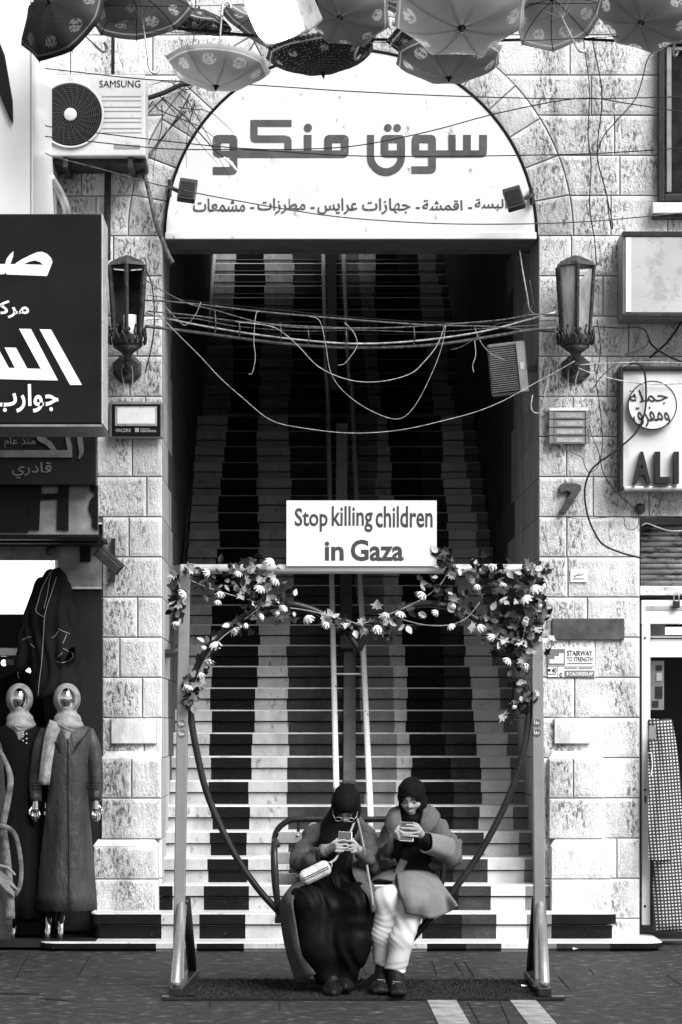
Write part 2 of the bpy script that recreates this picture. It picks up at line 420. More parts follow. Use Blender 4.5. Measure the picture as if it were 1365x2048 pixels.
for x0, x1 in ((.693, .845), (1.125, 1.263)):
    mb = MB(); mb.add([(x0, -9, .004), (x1, -9, .004), (x1, -2.93, .004), (x0, -2.93, .004)], [(0, 1, 2, 3)])
    tag(mb.build('paving_band', M_band, fix=False), kind='structure')

# ------------------------------------------------------------------ masonry
def inset(poly, d):
    n = len(poly); out = []
    for i in range(n):
        p0, p1, p2 = Vector(poly[i - 1]), Vector(poly[i]), Vector(poly[(i + 1) % n])
        e1, e2 = (p1 - p0).normalized(), (p2 - p1).normalized(); n1, n2 = Vector((-e1.y, e1.x)), Vector((-e2.y, e2.x))
        den = 1 + n1.dot(n2); out.append(tuple(p1 + (n1 + n2) * (d / max(.3, den))))
    return out
class Masonry:
    def __init__(s): s.v = []; s.f = []; s.rug = []; s.tone = []; s.mi = []
    def block(s, poly, fn, tone, rug=1., mg=.008, joint=.0026, proud=0.):
        n = len(poly); us = [p[0] for p in poly]; vs = [p[1] for p in poly]
        small = min(max(us) - min(us), max(vs) - min(vs)); mg = min(mg, small * .22)
        k = len(s.v); rings = [(0, .012, 0), (joint, .002, 0), (joint + .0012, 0, 0), (mg, 0, rug * .5), (mg + .022, 0, rug)]
        for ins, dep, rg in rings:
            for (u, v) in (inset(poly, ins) if ins else poly): s.v.append(fn(u, v, dep - proud)); s.rug.append(rg)
        for i in range(len(rings) - 1):
            for j in range(n):
                j2 = (j + 1) % n; s.f.append([k + i * n + j, k + i * n + j2, k + (i + 1) * n + j2, k + (i + 1) * n + j])
                s.tone.append(tone); s.mi.append(1 if i == 0 else 0)
        s.f.append([k + 4 * n + j for j in range(n)]); s.tone.append(tone); s.mi.append(0)
    def course(s, fn, u0, u1, v0, v1, rnd, lo=.3, hi=.62, tone=(.82, .98), left=None, right=None, deep=None, **kw):
        """blocks between u0 and u1; left/right(v) give curved ends"""
        cuts = [u0]; x = u0 + rnd.uniform(lo * .5, hi)
        while x < u1 - lo * .45: cuts.append(x); x += rnd.uniform(lo, hi)
        cuts.append(u1); N = 6
        for i in range(len(cuts) - 1):
            a, b = cuts[i], cuts[i + 1]; pl = []
            L = [(left(v0 + (v1 - v0) * q / N), v0 + (v1 - v0) * q / N) for q in range(N + 1)] if (left and i == 0) else [(a, v0), (a, v1)]
            Rr = [(right(v0 + (v1 - v0) * q / N), v0 + (v1 - v0) * q / N) for q in range(N + 1)] if (right and i == len(cuts) - 2) else [(b, v0), (b, v1)]
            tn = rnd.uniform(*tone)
            if deep and abs(a + b) / 2 > deep: tn *= .22  # blocks further in turn darker: tunnel shade put into their tone
            s.block(Rr + L[::-1], fn, tn, **kw)
    def quad(s, pts, tone, mi=0, rug=0.):
        k = len(s.v); s.v += [Vector(p) for p in pts]; s.rug += [rug] * len(pts); s.f.append(list(range(k, k + len(pts)))); s.tone.append(tone); s.mi.append(mi)
    def build(s, name, parent, mt):
        base = wloc(parent); me = bpy.data.meshes.new(name); me.from_pydata([tuple(Vector(p) - base) for p in s.v], [], s.f)
        me.materials.append(mt); me.materials.append(M_mortar); me.polygons.foreach_set('material_index', s.mi)
        a = me.attributes.new('rug', 'FLOAT', 'POINT'); a.data.foreach_set('value', s.rug)
        a = me.attributes.new('tone', 'FLOAT', 'FACE'); a.data.foreach_set('value', s.tone)
        me.update(); o = bpy.data.objects.new(name, me); COL.objects.link(o); o.parent = parent; return o

YF, CH, Z0 = .95, .2636, 2.801
XL, XR = -.869, 1.600
AX, AZ, RI, RO = .367, 4.646, 1.222, 1.462
bld = thing('stone_building', 'pale stone building with a tall arched stair opening in rough hewn blocks', 'building', (.4, YF, 0))
rnd = random.Random(4); mw = Masonry()
front = lambda u, v, d: Vector((u, YF + d, v))
def arcx(sg): return lambda v: AX + sg * math.sqrt(max(0, RO * RO - (v - AZ) ** 2))
for k in range(-11, 17):
    z0, z1 = Z0 + CH * k, Z0 + CH * (k + 1)
    if z1 < .06: continue
    z0 = max(z0, .05)
    if z0 < 4.6:
        mw.course(front, -2.6 if z0 > 2.75 else -1.265, XL, z0, z1, rnd, .2, .42)
        mw.course(front, XR, 3.4 if z0 > 2.76 else 2.265, z0, z1, rnd, .33, .6, tone=(.86, 1.))
    elif z0 < AZ + RO:
        mw.course(front, -2.6, arcx(-1)(max(z0, AZ)), z0, z1, rnd, .3, .6, right=arcx(-1))
        mw.course(front, arcx(1)(max(z0, AZ)), 3.4, z0, z1, rnd, .33, .62, left=arcx(1), tone=(.82, .98))
    else: mw.course(front, -2.6, 3.4, z0, z1, rnd, .35, .65)
NV = 17
for i in range(NV):
    a0, a1 = math.pi * i / NV, math.pi * (i + 1) / NV
    P = [(AX + RI * math.cos(a0 + (a1 - a0) * q / 4), AZ + RI * math.sin(a0 + (a1 - a0) * q / 4)) for q in range(5)]
    Q = [(AX + RO * math.cos(a0 + (a1 - a0) * q / 4), AZ + RO * math.sin(a0 + (a1 - a0) * q / 4)) for q in range(5)]
    mw.block(P[::-1] + Q, front, rnd.uniform(.62, .82), rug=1.)
# solid core behind the blocks, butted round the openings
def core(x0, x1, z0, z1):
    for a, b in (((x0, YF + .012, z0), 0),): pass
    mw.quad([(x0, YF + .013, z0), (x1, YF + .013, z0), (x1, YF + .013, z1), (x0, YF + .013, z1)], .1, 1)
core(-2.6, 3.4, AZ + RO, 7.6); core(-2.6, XL, 2.765, AZ); core(XR, 3.4, 2.765, AZ); core(-1.265, XL, 0, 2.765); core(XR, 2.265, 0, 2.765)
for sg in (-1, 1):
    pts = [(AX + sg * RI * math.cos(q * math.pi / 24), YF + .013, AZ + RI * math.sin(q * math.pi / 24)) for q in range(13)]
    pts += [(AX, YF + .013, AZ + RO), (-2.6 if sg < 0 else 3.4, YF + .013, AZ + RO), (-2.6 if sg < 0 else 3.4, YF + .013, AZ)]
    mw.quad(pts, .1, 1)
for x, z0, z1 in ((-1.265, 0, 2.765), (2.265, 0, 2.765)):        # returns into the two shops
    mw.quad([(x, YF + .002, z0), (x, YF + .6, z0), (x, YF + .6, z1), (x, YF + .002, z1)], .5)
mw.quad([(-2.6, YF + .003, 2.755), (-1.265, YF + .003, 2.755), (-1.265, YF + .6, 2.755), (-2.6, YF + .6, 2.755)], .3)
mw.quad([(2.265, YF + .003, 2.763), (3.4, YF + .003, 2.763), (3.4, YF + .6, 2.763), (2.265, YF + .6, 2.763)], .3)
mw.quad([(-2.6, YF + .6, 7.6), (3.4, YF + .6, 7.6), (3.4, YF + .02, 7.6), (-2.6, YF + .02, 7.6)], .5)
mw.build('facade_wall', bld, M_stone)
# the walls of the stair passage
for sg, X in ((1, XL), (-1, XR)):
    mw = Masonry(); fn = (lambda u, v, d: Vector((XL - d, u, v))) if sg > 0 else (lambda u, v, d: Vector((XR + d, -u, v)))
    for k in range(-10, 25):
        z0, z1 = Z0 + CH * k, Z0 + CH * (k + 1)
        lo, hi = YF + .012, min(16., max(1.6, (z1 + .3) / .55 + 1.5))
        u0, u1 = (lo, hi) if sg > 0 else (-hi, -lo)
        mw.course(fn, u0, u1, max(z0, 0), z1, rnd, .6, .9, tone=(.46, .6) if sg > 0 else (.30, .4), rug=.22, mg=.02, joint=.0025, deep=2.15 if sg > 0 else 3.4)  # right wall and inner blocks toned darker: passage shade put into the stone colour
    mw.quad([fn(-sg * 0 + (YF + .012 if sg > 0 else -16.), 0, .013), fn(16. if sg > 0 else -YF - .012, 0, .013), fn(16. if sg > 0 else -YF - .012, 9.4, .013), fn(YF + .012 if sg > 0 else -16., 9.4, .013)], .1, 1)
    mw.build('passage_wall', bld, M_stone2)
# projecting plinths at the foot of both piers
mw = Masonry()
def plinth(x0, x1, z0, z1, pr, cap, cut=None):
    fn = lambda u, v, d: Vector((u, YF - pr + d, v))
    zz = [z0] + [z for z in [Z0 + CH * k for k in range(-11, 0)] if z0 + .08 < z < z1 - .1] + [z1]
    for i in range(len(zz) - 1):
        if cut and i == 1:
            c = x0 + (x1 - x0) * cut; mw.block([(x0, zz[i]), (c, zz[i]), (c, zz[i + 1]), (x0, zz[i + 1])], fn, rnd.uniform(.78, .92)); mw.block([(c, zz[i]), (x1, zz[i]), (x1, zz[i + 1]), (c, zz[i + 1])], fn, rnd.uniform(.74, .9))
        else: mw.block([(x0, zz[i]), (x1, zz[i]), (x1, zz[i + 1]), (x0, zz[i + 1])], fn, rnd.uniform(.76, .92))
    y = YF - pr; i2 = .03
    mw.quad([(x0, y, z1), (x1, y, z1), (x1 - i2, y + cap, z1 + .04), (x0 + i2, y + cap, z1 + .04)], .78)
    mw.quad([(x0 + i2, y + cap, z1 + .04), (x1 - i2, y + cap, z1 + .04), (x1 - i2, YF, z1 + .05), (x0 + i2, YF, z1 + .05)], .78)
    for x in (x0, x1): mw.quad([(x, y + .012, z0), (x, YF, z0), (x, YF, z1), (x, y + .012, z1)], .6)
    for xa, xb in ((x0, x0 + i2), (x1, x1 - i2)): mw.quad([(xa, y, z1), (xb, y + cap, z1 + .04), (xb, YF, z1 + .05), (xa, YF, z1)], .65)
plinth(-1.318, -.888, .215, .645, .10, .045); plinth(-1.268, -.872, .69, 1.215, .055, .03, .5)
mwl = mw; mw = Masonry()
plinth(1.672, 2.062, .215, .645, .10, .045); plinth(1.662, 2.018, .69, 1.215, .055, .03, .45)
for mw, xa, xb in ((mwl, -1.205, -.905), (mw, 1.70, 1.935)):       # smooth repair blocks on top of the plinths
    for x0, x1, z0, z1, pr in ((xa, xb, 1.268, 1.478, .018), (xa - .015, xb + .015, 1.482, 1.50, .0)):
        if pr: mw.block([(x0, z0 + .045), (x1, z0 + .045), (x1, z1), (x0, z1)], lambda u, v, d: Vector((u, YF - .03 + d, v)), .8, rug=.12); [mw.quad([(x, YF - .018, z0 + .045), (x, YF, z0 + .045), (x, YF, z1), (x, YF - .018, z1)], .6) for x in (x0, x1)]; mw.quad([(x0, YF - .018, z1), (x1, YF - .018, z1), (x1, YF, z1), (x0, YF, z1)], .75)
mwl.build('pier_plinth', bld, M_stone); mw.build('pier_plinth', bld, M_stone)
# ceiling of the passage: open at the top, slope lowered and tall unseen mass added to block light
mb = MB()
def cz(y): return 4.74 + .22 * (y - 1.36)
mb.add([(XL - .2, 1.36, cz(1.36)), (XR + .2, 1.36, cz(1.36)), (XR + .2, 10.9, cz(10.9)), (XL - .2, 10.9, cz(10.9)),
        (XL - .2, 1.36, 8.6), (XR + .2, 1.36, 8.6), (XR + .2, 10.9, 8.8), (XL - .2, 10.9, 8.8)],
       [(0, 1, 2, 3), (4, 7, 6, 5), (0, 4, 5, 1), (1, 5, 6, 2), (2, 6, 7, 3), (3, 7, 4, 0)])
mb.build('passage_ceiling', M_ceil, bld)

# ------------------------------------------------------------------ the painted stairs
stair = thing('painted_staircase', 'long straight public staircase with wavy black, grey and white stripes painted down its risers', 'staircase', (.366, .3, 0))
SM = [M_tread, M_pL, M_pK, M_pD, M_pG, M_pW, M_joint]
BND = [-.62, -.325, -.03, .47, .70, .835, 1.10, 1.31, 1.51]
SEG = [1, 2, 1, 3, 4, 1, 2, 3, 5, 4]
WLK = [0.] * 9
rs = random.Random(11)
def stepY(n): return n * .3 + (1.12 if n > 26 else 0)
def stepZ(n): return n * .165 - .107
def plan_prism(mb, front_pts, fm, back_y, z0, z1, chamf=0., top=0):
    """front_pts: plan points from left to right; fm: material of each front edge"""
    n = len(front_pts)
    pts = list(front_pts) + [(front_pts[-1][0], back_y), (front_pts[0][0], back_y)]
    k = len(mb.v); N = len(pts)
    zc = z1 - chamf
    mb.v += [Vector((x, y, z0)) for x, y in pts] + [Vector((x, y, zc)) for x, y in pts]
    for i in range(N):
        j = (i + 1) % N; mb.f.append([k + i, k + j, k + N + j, k + N + i]); mb.m.append(fm[i] if i < n - 1 else top)
    kt = k + N
    if chamf:
        kt = len(mb.v); cx = (front_pts[0][0] + front_pts[-1][0]) / 2
        mb.v += [Vector((x - (.6 * chamf * (1 if x > cx else -1) if i in (0, n - 1) else 0), y + (chamf if i < n else 0), z1)) for i, (x, y) in enumerate(pts)]
        for i in range(N):
            j = (i + 1) % N; mb.f.append([k + N + i, k + N + j, kt + j, kt + i]); mb.m.append(top)
    mb.f.append([kt + i for i in range(N)]); mb.m.append(top)
    mb.f.append([k + i for i in range(N)][::-1]); mb.m.append(top)
for n in range(1, 43):
    y, z = stepY(n), stepZ(n); zp = 0. if n == 1 else stepZ(n - 1); mb = MB()
    yb = stepY(n + 1) + .045 if n < 42 else y + 3.0
    for i in range(9): WLK[i] = max(-.05, min(.05, WLK[i] * .8 + rs.uniform(-.02, .02)))
    b = [BND[i] + WLK[i] for i in range(9)]; b2 = [q + rs.uniform(-.01, .01) for q in b]
    if n > 22: b2 = list(b)
    seg = list(SEG)
    if n in (1, 2, 3):
        if n == 1: x0, x1, rr = -1.62, 2.345, .12; ex0, ex1 = [-.88], [1.66, 2.0]; s0, s1 = [2, 1], [4, 3, 2]
        elif n == 2: x0, x1, rr = -1.32, 2.075, .05; ex0, ex1 = [-.86], [1.655]; s0, s1 = [2, 1], [4, 2]
        else: x0, x1, rr = -.925, 1.70, .01; ex0, ex1 = [-.80], []; s0, s1 = [2, 1], [4]
        yb = YF + .08 if n < 3 else yb
        bb = ex0 + b + ex1; seg = s0 + SEG[1:-1] + s1
        def line(inset_):
            P = [(x0 + inset_, y + rr + inset_)] + [(x0 + inset_ + rr * (1 - math.cos(q)), y + inset_ + rr * (1 - math.sin(q))) for q in (R(20), R(45), R(70))] + [(x0 + rr + inset_, y + inset_)]
            Mx = [seg[0]] * 4
            for i, q in enumerate(bb): P.append((q, y + inset_)); Mx.append(seg[i])
            P.append((x1 - rr - inset_, y + inset_)); Mx.append(seg[-1])
            P += [(x1 - inset_ - rr * (1 - math.cos(q)), y + inset_ + rr * (1 - math.sin(q))) for q in (R(70), R(45), R(20))] + [(x1 - inset_, y + rr + inset_)]; Mx += [seg[-1]] * 4
            return P, Mx
        P, Mx = line(.022); plan_prism(mb, P, Mx, yb, zp - (.0 if n == 1 else .02), z - .081 if n > 1 else z - .04)
        if n > 1: plan_prism(mb, [(x0 + .06, y + .06), (x1 - .06, y + .06)], [6], yb - .01, z - .0808, z - .0702, 0, 6)  # black filler painted as shade in the slot under the tread
        P, Mx = line(0); plan_prism(mb, P, Mx, yb + .001, z - .07 if n > 1 else z - .038, z, .006)
    else:
        x0, x1 = XL - .02, XR + .06
        if n > 3: x1 = XR + .02
        P = [(x0, y + .026)] + [(q, y + .026) for q in b2] + [(x1, y + .026)]
        plan_prism(mb, P, seg, yb, zp - .02, z - .089)
        plan_prism(mb, [(x0, y + .06), (x1, y + .06)], [6], yb - .01, z - .0888, z - .0802, 0, 6)  # slot filler again: a dark strip standing in for the shadow line
        P = [(x0, y + rs.uniform(-.004, .004))] + [(q, y + rs.uniform(-.005, .005)) for q in b] + [(x1, y + rs.uniform(-.004, .004))]
        plan_prism(mb, P, seg, yb + .001, z - .08, z, .009)
    mb.build('step', SM, stair)

# handrails on the passage walls and the pair of pipes with the plate ramp between them
def slope_pt(x, y, h):       # a point on the stair axis line at height h over the nosings, seen at photo row y
    lo, hi = .3, 14.
    for _ in range(50):
        m = (lo + hi) / 2; nz = (.55 * m - .107) if m < 8 else (.55 * 8 - .107 if m < 9.1 else .55 * (m - 1.12) - .107)
        if VY - FPX * (nz + h - CAMZ) / (m - CAMY) > y: lo = m
        else: hi = m
    return W(x, y, lo)
def rail(label, x0, y0, x1, y1, h, r, posts, m):
    t = thing('stair_handrail', label, 'handrail', slope_pt(x0, y0, h), 'handrails of the painted stairs')
    N = 14; pts = []
    P0, P1 = slope_pt(x0, y0, h), slope_pt(x1, y1, h)
    X0, X1 = P0.x, P1.x
    for i in range(N + 1):
        yy = P0.y + (P1.y - P0.y) * i / N; nz = (.55 * yy - .107) if yy < 8 else (.55 * 8 - .107 if yy < 9.1 else .55 * (yy - 1.12) - .107)
        pts.append(Vector((X0 + (X1 - X0) * i / N, yy, nz + h)))
    q = MB(); q.tube(pts, r, 10); q.build('rail', m, t, True)
    for i in posts:
        p = pts[i]; q = MB(); q.tube([p - Vector((0, 0, h + .03)), p - Vector((0, 0, r))], r * .7, 8); q.build('post', m, t, True)
    return t, pts
rl, pl = rail('left one of two white pipes running up the middle of the stairs', 673, 1575, 646, 470, .24, .021, (0, 4, 8, 12), M_chip)
rr_, pr = rail('badly chipped right one of two white pipes up the middle of the stairs', 742, 1640, 686, 470, .24, .021, (0, 4, 8, 12), M_chip)
for yy in (3.15,):
    e = []
    for L in (pl, pr):
        i = max(j for j in range(len(L) - 1) if L[j].y <= yy); t_ = (yy - L[i].y) / (L[i + 1].y - L[i].y); e.append(L[i].lerp(L[i + 1], t_) - Vector((0, 0, .06)))
    mb = MB(); mb.tube(e, .007, 6); mb.build('cross_bar', M_chip, rl, True)
M_plate = mat('grey_ramp_plate', .17, .5, metal=.2, var=.25, vs=5, grain=.35, gs=200, stretch=(1, 1, .3))
M_plate2 = mat('pale_ramp_plate', .86, .4, var=.05, vs=5, grain=.1, gs=200, spec=.5)
for lab, xa, xb, ya, xc, xd, yb_, h, m in (('lowest dark grey ramp plate between the two stair pipes', 687, 712, 1560, 688, 712, 1303, .03, M_plate),
        ('middle grey ramp plate seen under the beam of the swing frame', 681, 705, 1290, 680, 704, 1080, .06, M_plate),
        ('upper pale ramp plate rising above the white protest sign', 671, 695, 1075, 673, 696, 846, .22, M_plate2),
        ('topmost black ramp plate between the pipes in the dark upper flight', 656, 676, 780, 653, 673, 470, .05, M_black)):
    A, B, C_, D_ = slope_pt(xa, ya, h), slope_pt(xb, ya, h), slope_pt(xd, yb_, h), slope_pt(xc, yb_, h)
    mb = MB(); mb.prism([A, B, C_, D_], 0, Vector((0, .02, -.03))); q = mb.build('ramp_plate', m, None, bevel=.006)
    tag(q, lab, 'ramp plate', 'plates of the ramp between the pipes')
def wall_rail(lab, pts, r=.03, m=None):
    mb = MB(); mb.tube(smooth_pts(pts, 5), r, 10); t = mb.build('wall_handrail', m or M_dark, None, True); tag(t, lab, 'handrail', 'pipe handrails along the passage walls')
wall_rail('dark pipe handrail on the left passage wall with an elbow turned into the stone', [W(323, 1308, 1.3), W(345, 1306, 1.36), W(356, 1296, 1.42), W(357, 1270, 1.8), W(362, 1180, 3.2), W(372, 1060, 5.), W(384, 900, 7.4), W(388, 850, 8.2)])
wall_rail('dark pipe handrail along the right passage wall', [W(1052, 1300, 1.5), W(1040, 1220, 2.3), W(1022, 1090, 4.4), W(1000, 960, 6.4), W(985, 850, 8.2)])
for lab, pts in (('pale thin rail at the upper left of the stairs', [W(404, 740, 10.5), W(420, 610, 11.6), W(433, 470, 12.8)]), ('grey rail beside the pale one at the upper left passage wall', [W(398, 700, 10.2), W(408, 600, 11.3), W(416, 470, 12.6)]),
                 ('pale thin rail at the upper right of the stairs', [W(938, 690, 10.4), W(923, 610, 11.4), W(900, 470, 12.8)])):
    wall_rail(lab, pts, .022, M_chip)

# ------------------------------------------------------------------ arched sign over the stairs
M_board = mat('aged_white_sign_board', .62, .5, var=.10, vs=2.2, dirt=.85, ds=15, dc=.12, dth=.64, stretch=(1, 1, .55))
M_ink = mat('grey_sign_lettering', .075, .5, var=.25, vs=8, dirt=.7, ds=42, dc=.5, dth=.63, stretch=(1, 1, .5))
M_soffit = mat('sheet_metal_soffit', .12, .5, metal=.3, var=.3, vs=8)
sg = thing('arched_shop_sign', 'large white half round sign with grey geometric lettering above the stair opening', 'sign', (AX, YF, AZ))
mb = MB(); n = 48
arc = [Vector((AX + (RI - .012) * math.cos(math.pi * i / n), YF - .02, AZ + (RI - .012) * math.sin(math.pi * i / n))) for i in range(n + 1)]
mb.prism([arc[-1] + Vector((0, 0, .02))] + arc[::-1][1:-1] + [arc[0] + Vector((0, 0, .02))], 0, Vector((0, .03, 0))); mb.build('board', M_board, sg)
mb = MB(); mb.tube([Vector((p.x + (p.x - AX) * .008, YF - .018, AZ + (p.z - AZ) * 1.008)) for p in arc], .011, 6); mb.build('rim', M_black, sg, True)
mb = MB(); mb.box(AX - RI + .005, AX + RI - .005, YF - .035, YF - .002, AZ - .025, AZ + .019); mb.build('lower_edge', M_board, sg, bevel=.004)
mb = MB(); mb.box(AX - RI + .012, AX + RI - .012, YF - .02, YF + .4, AZ - .028 - .003, AZ - .026); mb.box(AX - RI + .012, AX + RI - .012, YF + .40, YF + .43, AZ - .05, AZ + .35); mb.build('soffit', M_soffit, sg)
ltr = MB(); q = .476; cnt = [0]
def zr(x0, y0, x1, y1):
    cnt[0] += 1; yy = YF - .0235 - .0004 * (cnt[0] % 5)
    a = W(380 + x0 * q, 220 + y0 * q, yy); b = W(380 + x1 * q, 220 + y1 * q, yy); ltr.box(a.x, b.x, yy, YF - .0202, b.z, a.z)
def zpoly(pts):
    cnt[0] += 1; yy = YF - .0235 - .0004 * (cnt[0] % 5); ltr.prism([W(380 + x * q, 220 + y * q, yy) for x, y in pts], 0, Vector((0, .003, 0)))
def zdisc(x, y, r): zpoly([(x + r * math.cos(a * math.pi / 10), y + r * math.sin(a * math.pi / 10)) for a in range(20)])
def zring(x0, x1, y0, y1, hx0, hx1, hy0, hy1, r=18):
    """a squared letter ring with rounded outer corners"""
    zpoly([(x0, hy0), (x0, y0 + r), (x0 + r * .3, y0 + r * .3), (x0 + r, y0), (x1 - r, y0), (x1 - r * .3, y0 + r * .3), (x1, y0 + r), (x1, hy0)])
    zr(x0, hy0, hx0, hy1); zr(hx1, hy0, x1, hy1)
    zpoly([(x0, hy1), (x1, hy1), (x1, y1), (x0 + r, y1), (x0 + r * .3, y1 - r * .3), (x0, y1 - r)])
# seen
zr(1217, 103, 1250, 168); zpoly([(1035, 168), (1250, 168), (1248, 184), (1238, 195), (1225, 197), (1035, 197)]); zr(1150, 103, 1182, 168); zr(1088, 103, 1118, 168)
# waw
zring(933, 1035, 103, 197, 965, 1003, 137, 168); zr(1003, 197, 1035, 235); zpoly([(932, 235), (1035, 235), (1034, 252), (1024, 263), (1012, 266), (932, 266)])
# qaf
zring(803, 905, 103, 197, 835, 872, 137, 168); zr(745, 103, 775, 195); zdisc(833, 73, 16); zdisc(872, 73, 16)
for i in range(12):
    a0, a1 = math.pi * i / 12, math.pi * (i + 1) / 12
    zpoly([(825 - 80 * math.cos(a0), 195 + 80 * math.sin(a0)), (825 - 80 * math.cos(a1), 195 + 80 * math.sin(a1)), (825 - 49 * math.cos(a1), 195 + 48 * math.sin(a1)), (825 - 49 * math.cos(a0), 195 + 48 * math.sin(a0))])
# meem, noon, kaf, waw
zpoly([(565, 137), (565, 121), (570, 109), (583, 103), (650, 103), (663, 109), (668, 121), (668, 137)]); zr(565, 137, 598, 168); zr(635, 137, 668, 168); zr(480, 103, 512, 168); zdisc(497, 73, 17); zpoly([(200, 168), (668, 168), (667, 186), (656, 197), (645, 199), (200, 199)])
zpoly([(255, 40), (428, 40), (428, 68), (285, 68), (285, 105), (400, 105), (420, 111), (428, 126), (428, 168), (398, 168), (398, 135), (272, 135), (258, 128), (255, 115)])
zring(97, 200, 103, 197, 130, 168, 137, 169); zr(168, 197, 200, 238); zpoly([(97, 238), (200, 238), (199, 256), (190, 267), (178, 270), (97, 270)])
ltr.build('large_lettering', M_ink, sg)
ltr = MB()
for wd, x0, y0, x1, y1 in (('البسة', 1198, 372, 1335, 420), ('اقمشة', 978, 376, 1147, 420), ('جهازات', 725, 369, 928, 436), ('عرايس', 537, 369, 705, 437), ('مطرزات', 285, 369, 487, 434), ('مشمعات', 14, 370, 233, 426)):
    letter_into(ltr, arabic(wd), 380 + x0 * q, 220 + y0 * q, 380 + x1 * q, 220 + y1 * q, YF - .0245, 0, .012, .003)
for x in (1170, 950, 508, 255): a, b = W(380 + x * q, 220 + 409 * q, YF), W(380 + (x + 17) * q, 220 + 416 * q, YF); ltr.box(a.x, b.x, YF - .0245, YF - .021, b.z, a.z)
ltr.build('small_lettering', M_ink, sg)
# ------------------------------------------------------------------ things fixed to the facade
M_cable = mat('black_cable', .015, .5, var=.3)
M_cablew = mat('pale_cable', .40, .5, var=.6, vs=26)
M_cableg = mat('grey_cable', .10, .6, var=.8, vs=40)
M_alu = mat('worn_aluminium', .5, .4, metal=.6, var=.25, vs=9, dirt=.5, ds=14, dc=.1)
M_grey = mat('grey_metal', .22, .45, metal=.3, var=.25, vs=8)
M_face = mat('black_sign_face', .010, .4, var=.5, vs=3, spec=.18, grain=.5, gs=300)
M_lit = mat('white_sign_letters', .85, .4, var=.02)
M_glass = mat('dusty_glass', .014, .45, var=.6, vs=10, spec=.08)
def cable(label, pts, Y, r, m, group='cables hanging over the street front', name='cable', n=5):
    P = [W(p[0], p[1], p[2] if len(p) > 2 else Y) for p in pts]
    mb = MB(); mb.tube(smooth_pts(P, n), r * .82, 6); return tag(mb.build(name, m, None, True), label, 'cable', group)
def lbox(mb, x0, y0, x1, y1, Y0, Y1, m=0, Yr=None):
    a = W(x0, y0, Y0 if Yr is None else Yr); b = W(x1, y1, Y0 if Yr is None else Yr); mb.box(a.x, b.x, Y0, Y1, b.z, a.z, m)
def zp(pts, ox, oy, s, Y): return [W(ox + x * s, oy + y * s, Y) for x, y in pts]

# -- white sign box at the upper left, near the street
M_wbox = mat('glossy_white_sign_skin', .80, .3, var=.03, vs=2)
t = thing('projecting_sign_box', 'huge blank white sign box sticking out of the facade at the upper left edge', 'sign box', W(0, 432, 0))
mb = MB(); lbox(mb, -130, -8, 65, 436, -.9, .93); mb.build('casing', M_wbox, t, bevel=.012)
mb = MB(); lbox(mb, 61.5, -6, 63, 434, -.904, -.899); mb.build('face_seam', M_grey, t)
mb = MB(); mb.prism(zp([(-60, -30), (-8, 80), (0, 85), (9, 108), (25, 200), (26, 245), (19, 236), (0, 190), (-60, 120)], 0, 0, 1, -.93), 0, Vector((0, .028, 0))); mb.build('raised_letter', M_face, t, bevel=.004)

# -- black shop sign with white Arabic lettering
t = thing('black_shop_sign', 'big black box sign with white lettering and pale metal edge, at the left border', 'sign', W(60, 850, -.95))
mb = MB(); lbox(mb, -140, 427, 203.5, 848, -1.0, -.52); mb.build('box', [M_face], t, bevel=.01)
mb = MB(); a = W(203.5, 427, -1.); b = W(203.5, 848, -1.)
mb.box(a.x, a.x + .006, -.998, -.52, b.z + .004, a.z - .004); mb.build('side_strip', mat('scuffed_pale_strip', .62, .5, var=.2, vs=9, dirt=.6, ds=14, dc=.15), t)
mb = MB(); lbox(mb, -140, 848.5, 204, 853, -.994, -.36); mb.build('bottom_tray', M_grey, t)
mb = MB(); s_ = .2002
def blk(pts): mb.prism(zp(pts, 0, 470, s_, -1.005), 0, Vector((0, .004, 0)))
blk([(-30, 287), (240, 290), (428, 296), (513, 300), (470, 408), (65, 392), (60, 370), (40, 390), (-30, 390)])
blk([(150, 284), (220, 240), (300, 200), (370, 170), (420, 165), (470, 185), (510, 225), (525, 270), (513, 298), (428, 294), (400, 268), (350, 252), (300, 262), (240, 288)])
blk([(50, 285), (70, 230), (100, 190), (135, 160), (130, 215), (105, 285)])
blk([(190, 935), (310, 937), (580, 1452), (470, 1450)]); blk([(-30, 1322), (404, 1336), (468, 1450), (-30, 1437)])
blk([(45, 1122), (160, 1125), (272, 1331), (148, 1327)]); blk([(-30, 1110), (0, 1165), (88, 1324), (-30, 1320)]); blk([(395, 940), (510, 942), (820, 1497), (700, 1497)])
letter_into(mb, arabic('مركز'), -22, 600, 58, 636, -1.005, 0, .022); letter_into(mb, arabic('جوارب'), -14, 768, 117, 825, -1.005, 0, .022)
mb.build('lettering', M_lit, t)
for x in (40, 160):
    mb = MB(); a = W(x, 600, -.5); mb.tube([(a.x, -.53, a.z), (a.x, .94, a.z)], .02, 6); mb.build('wall_bracket', M_dark, t)

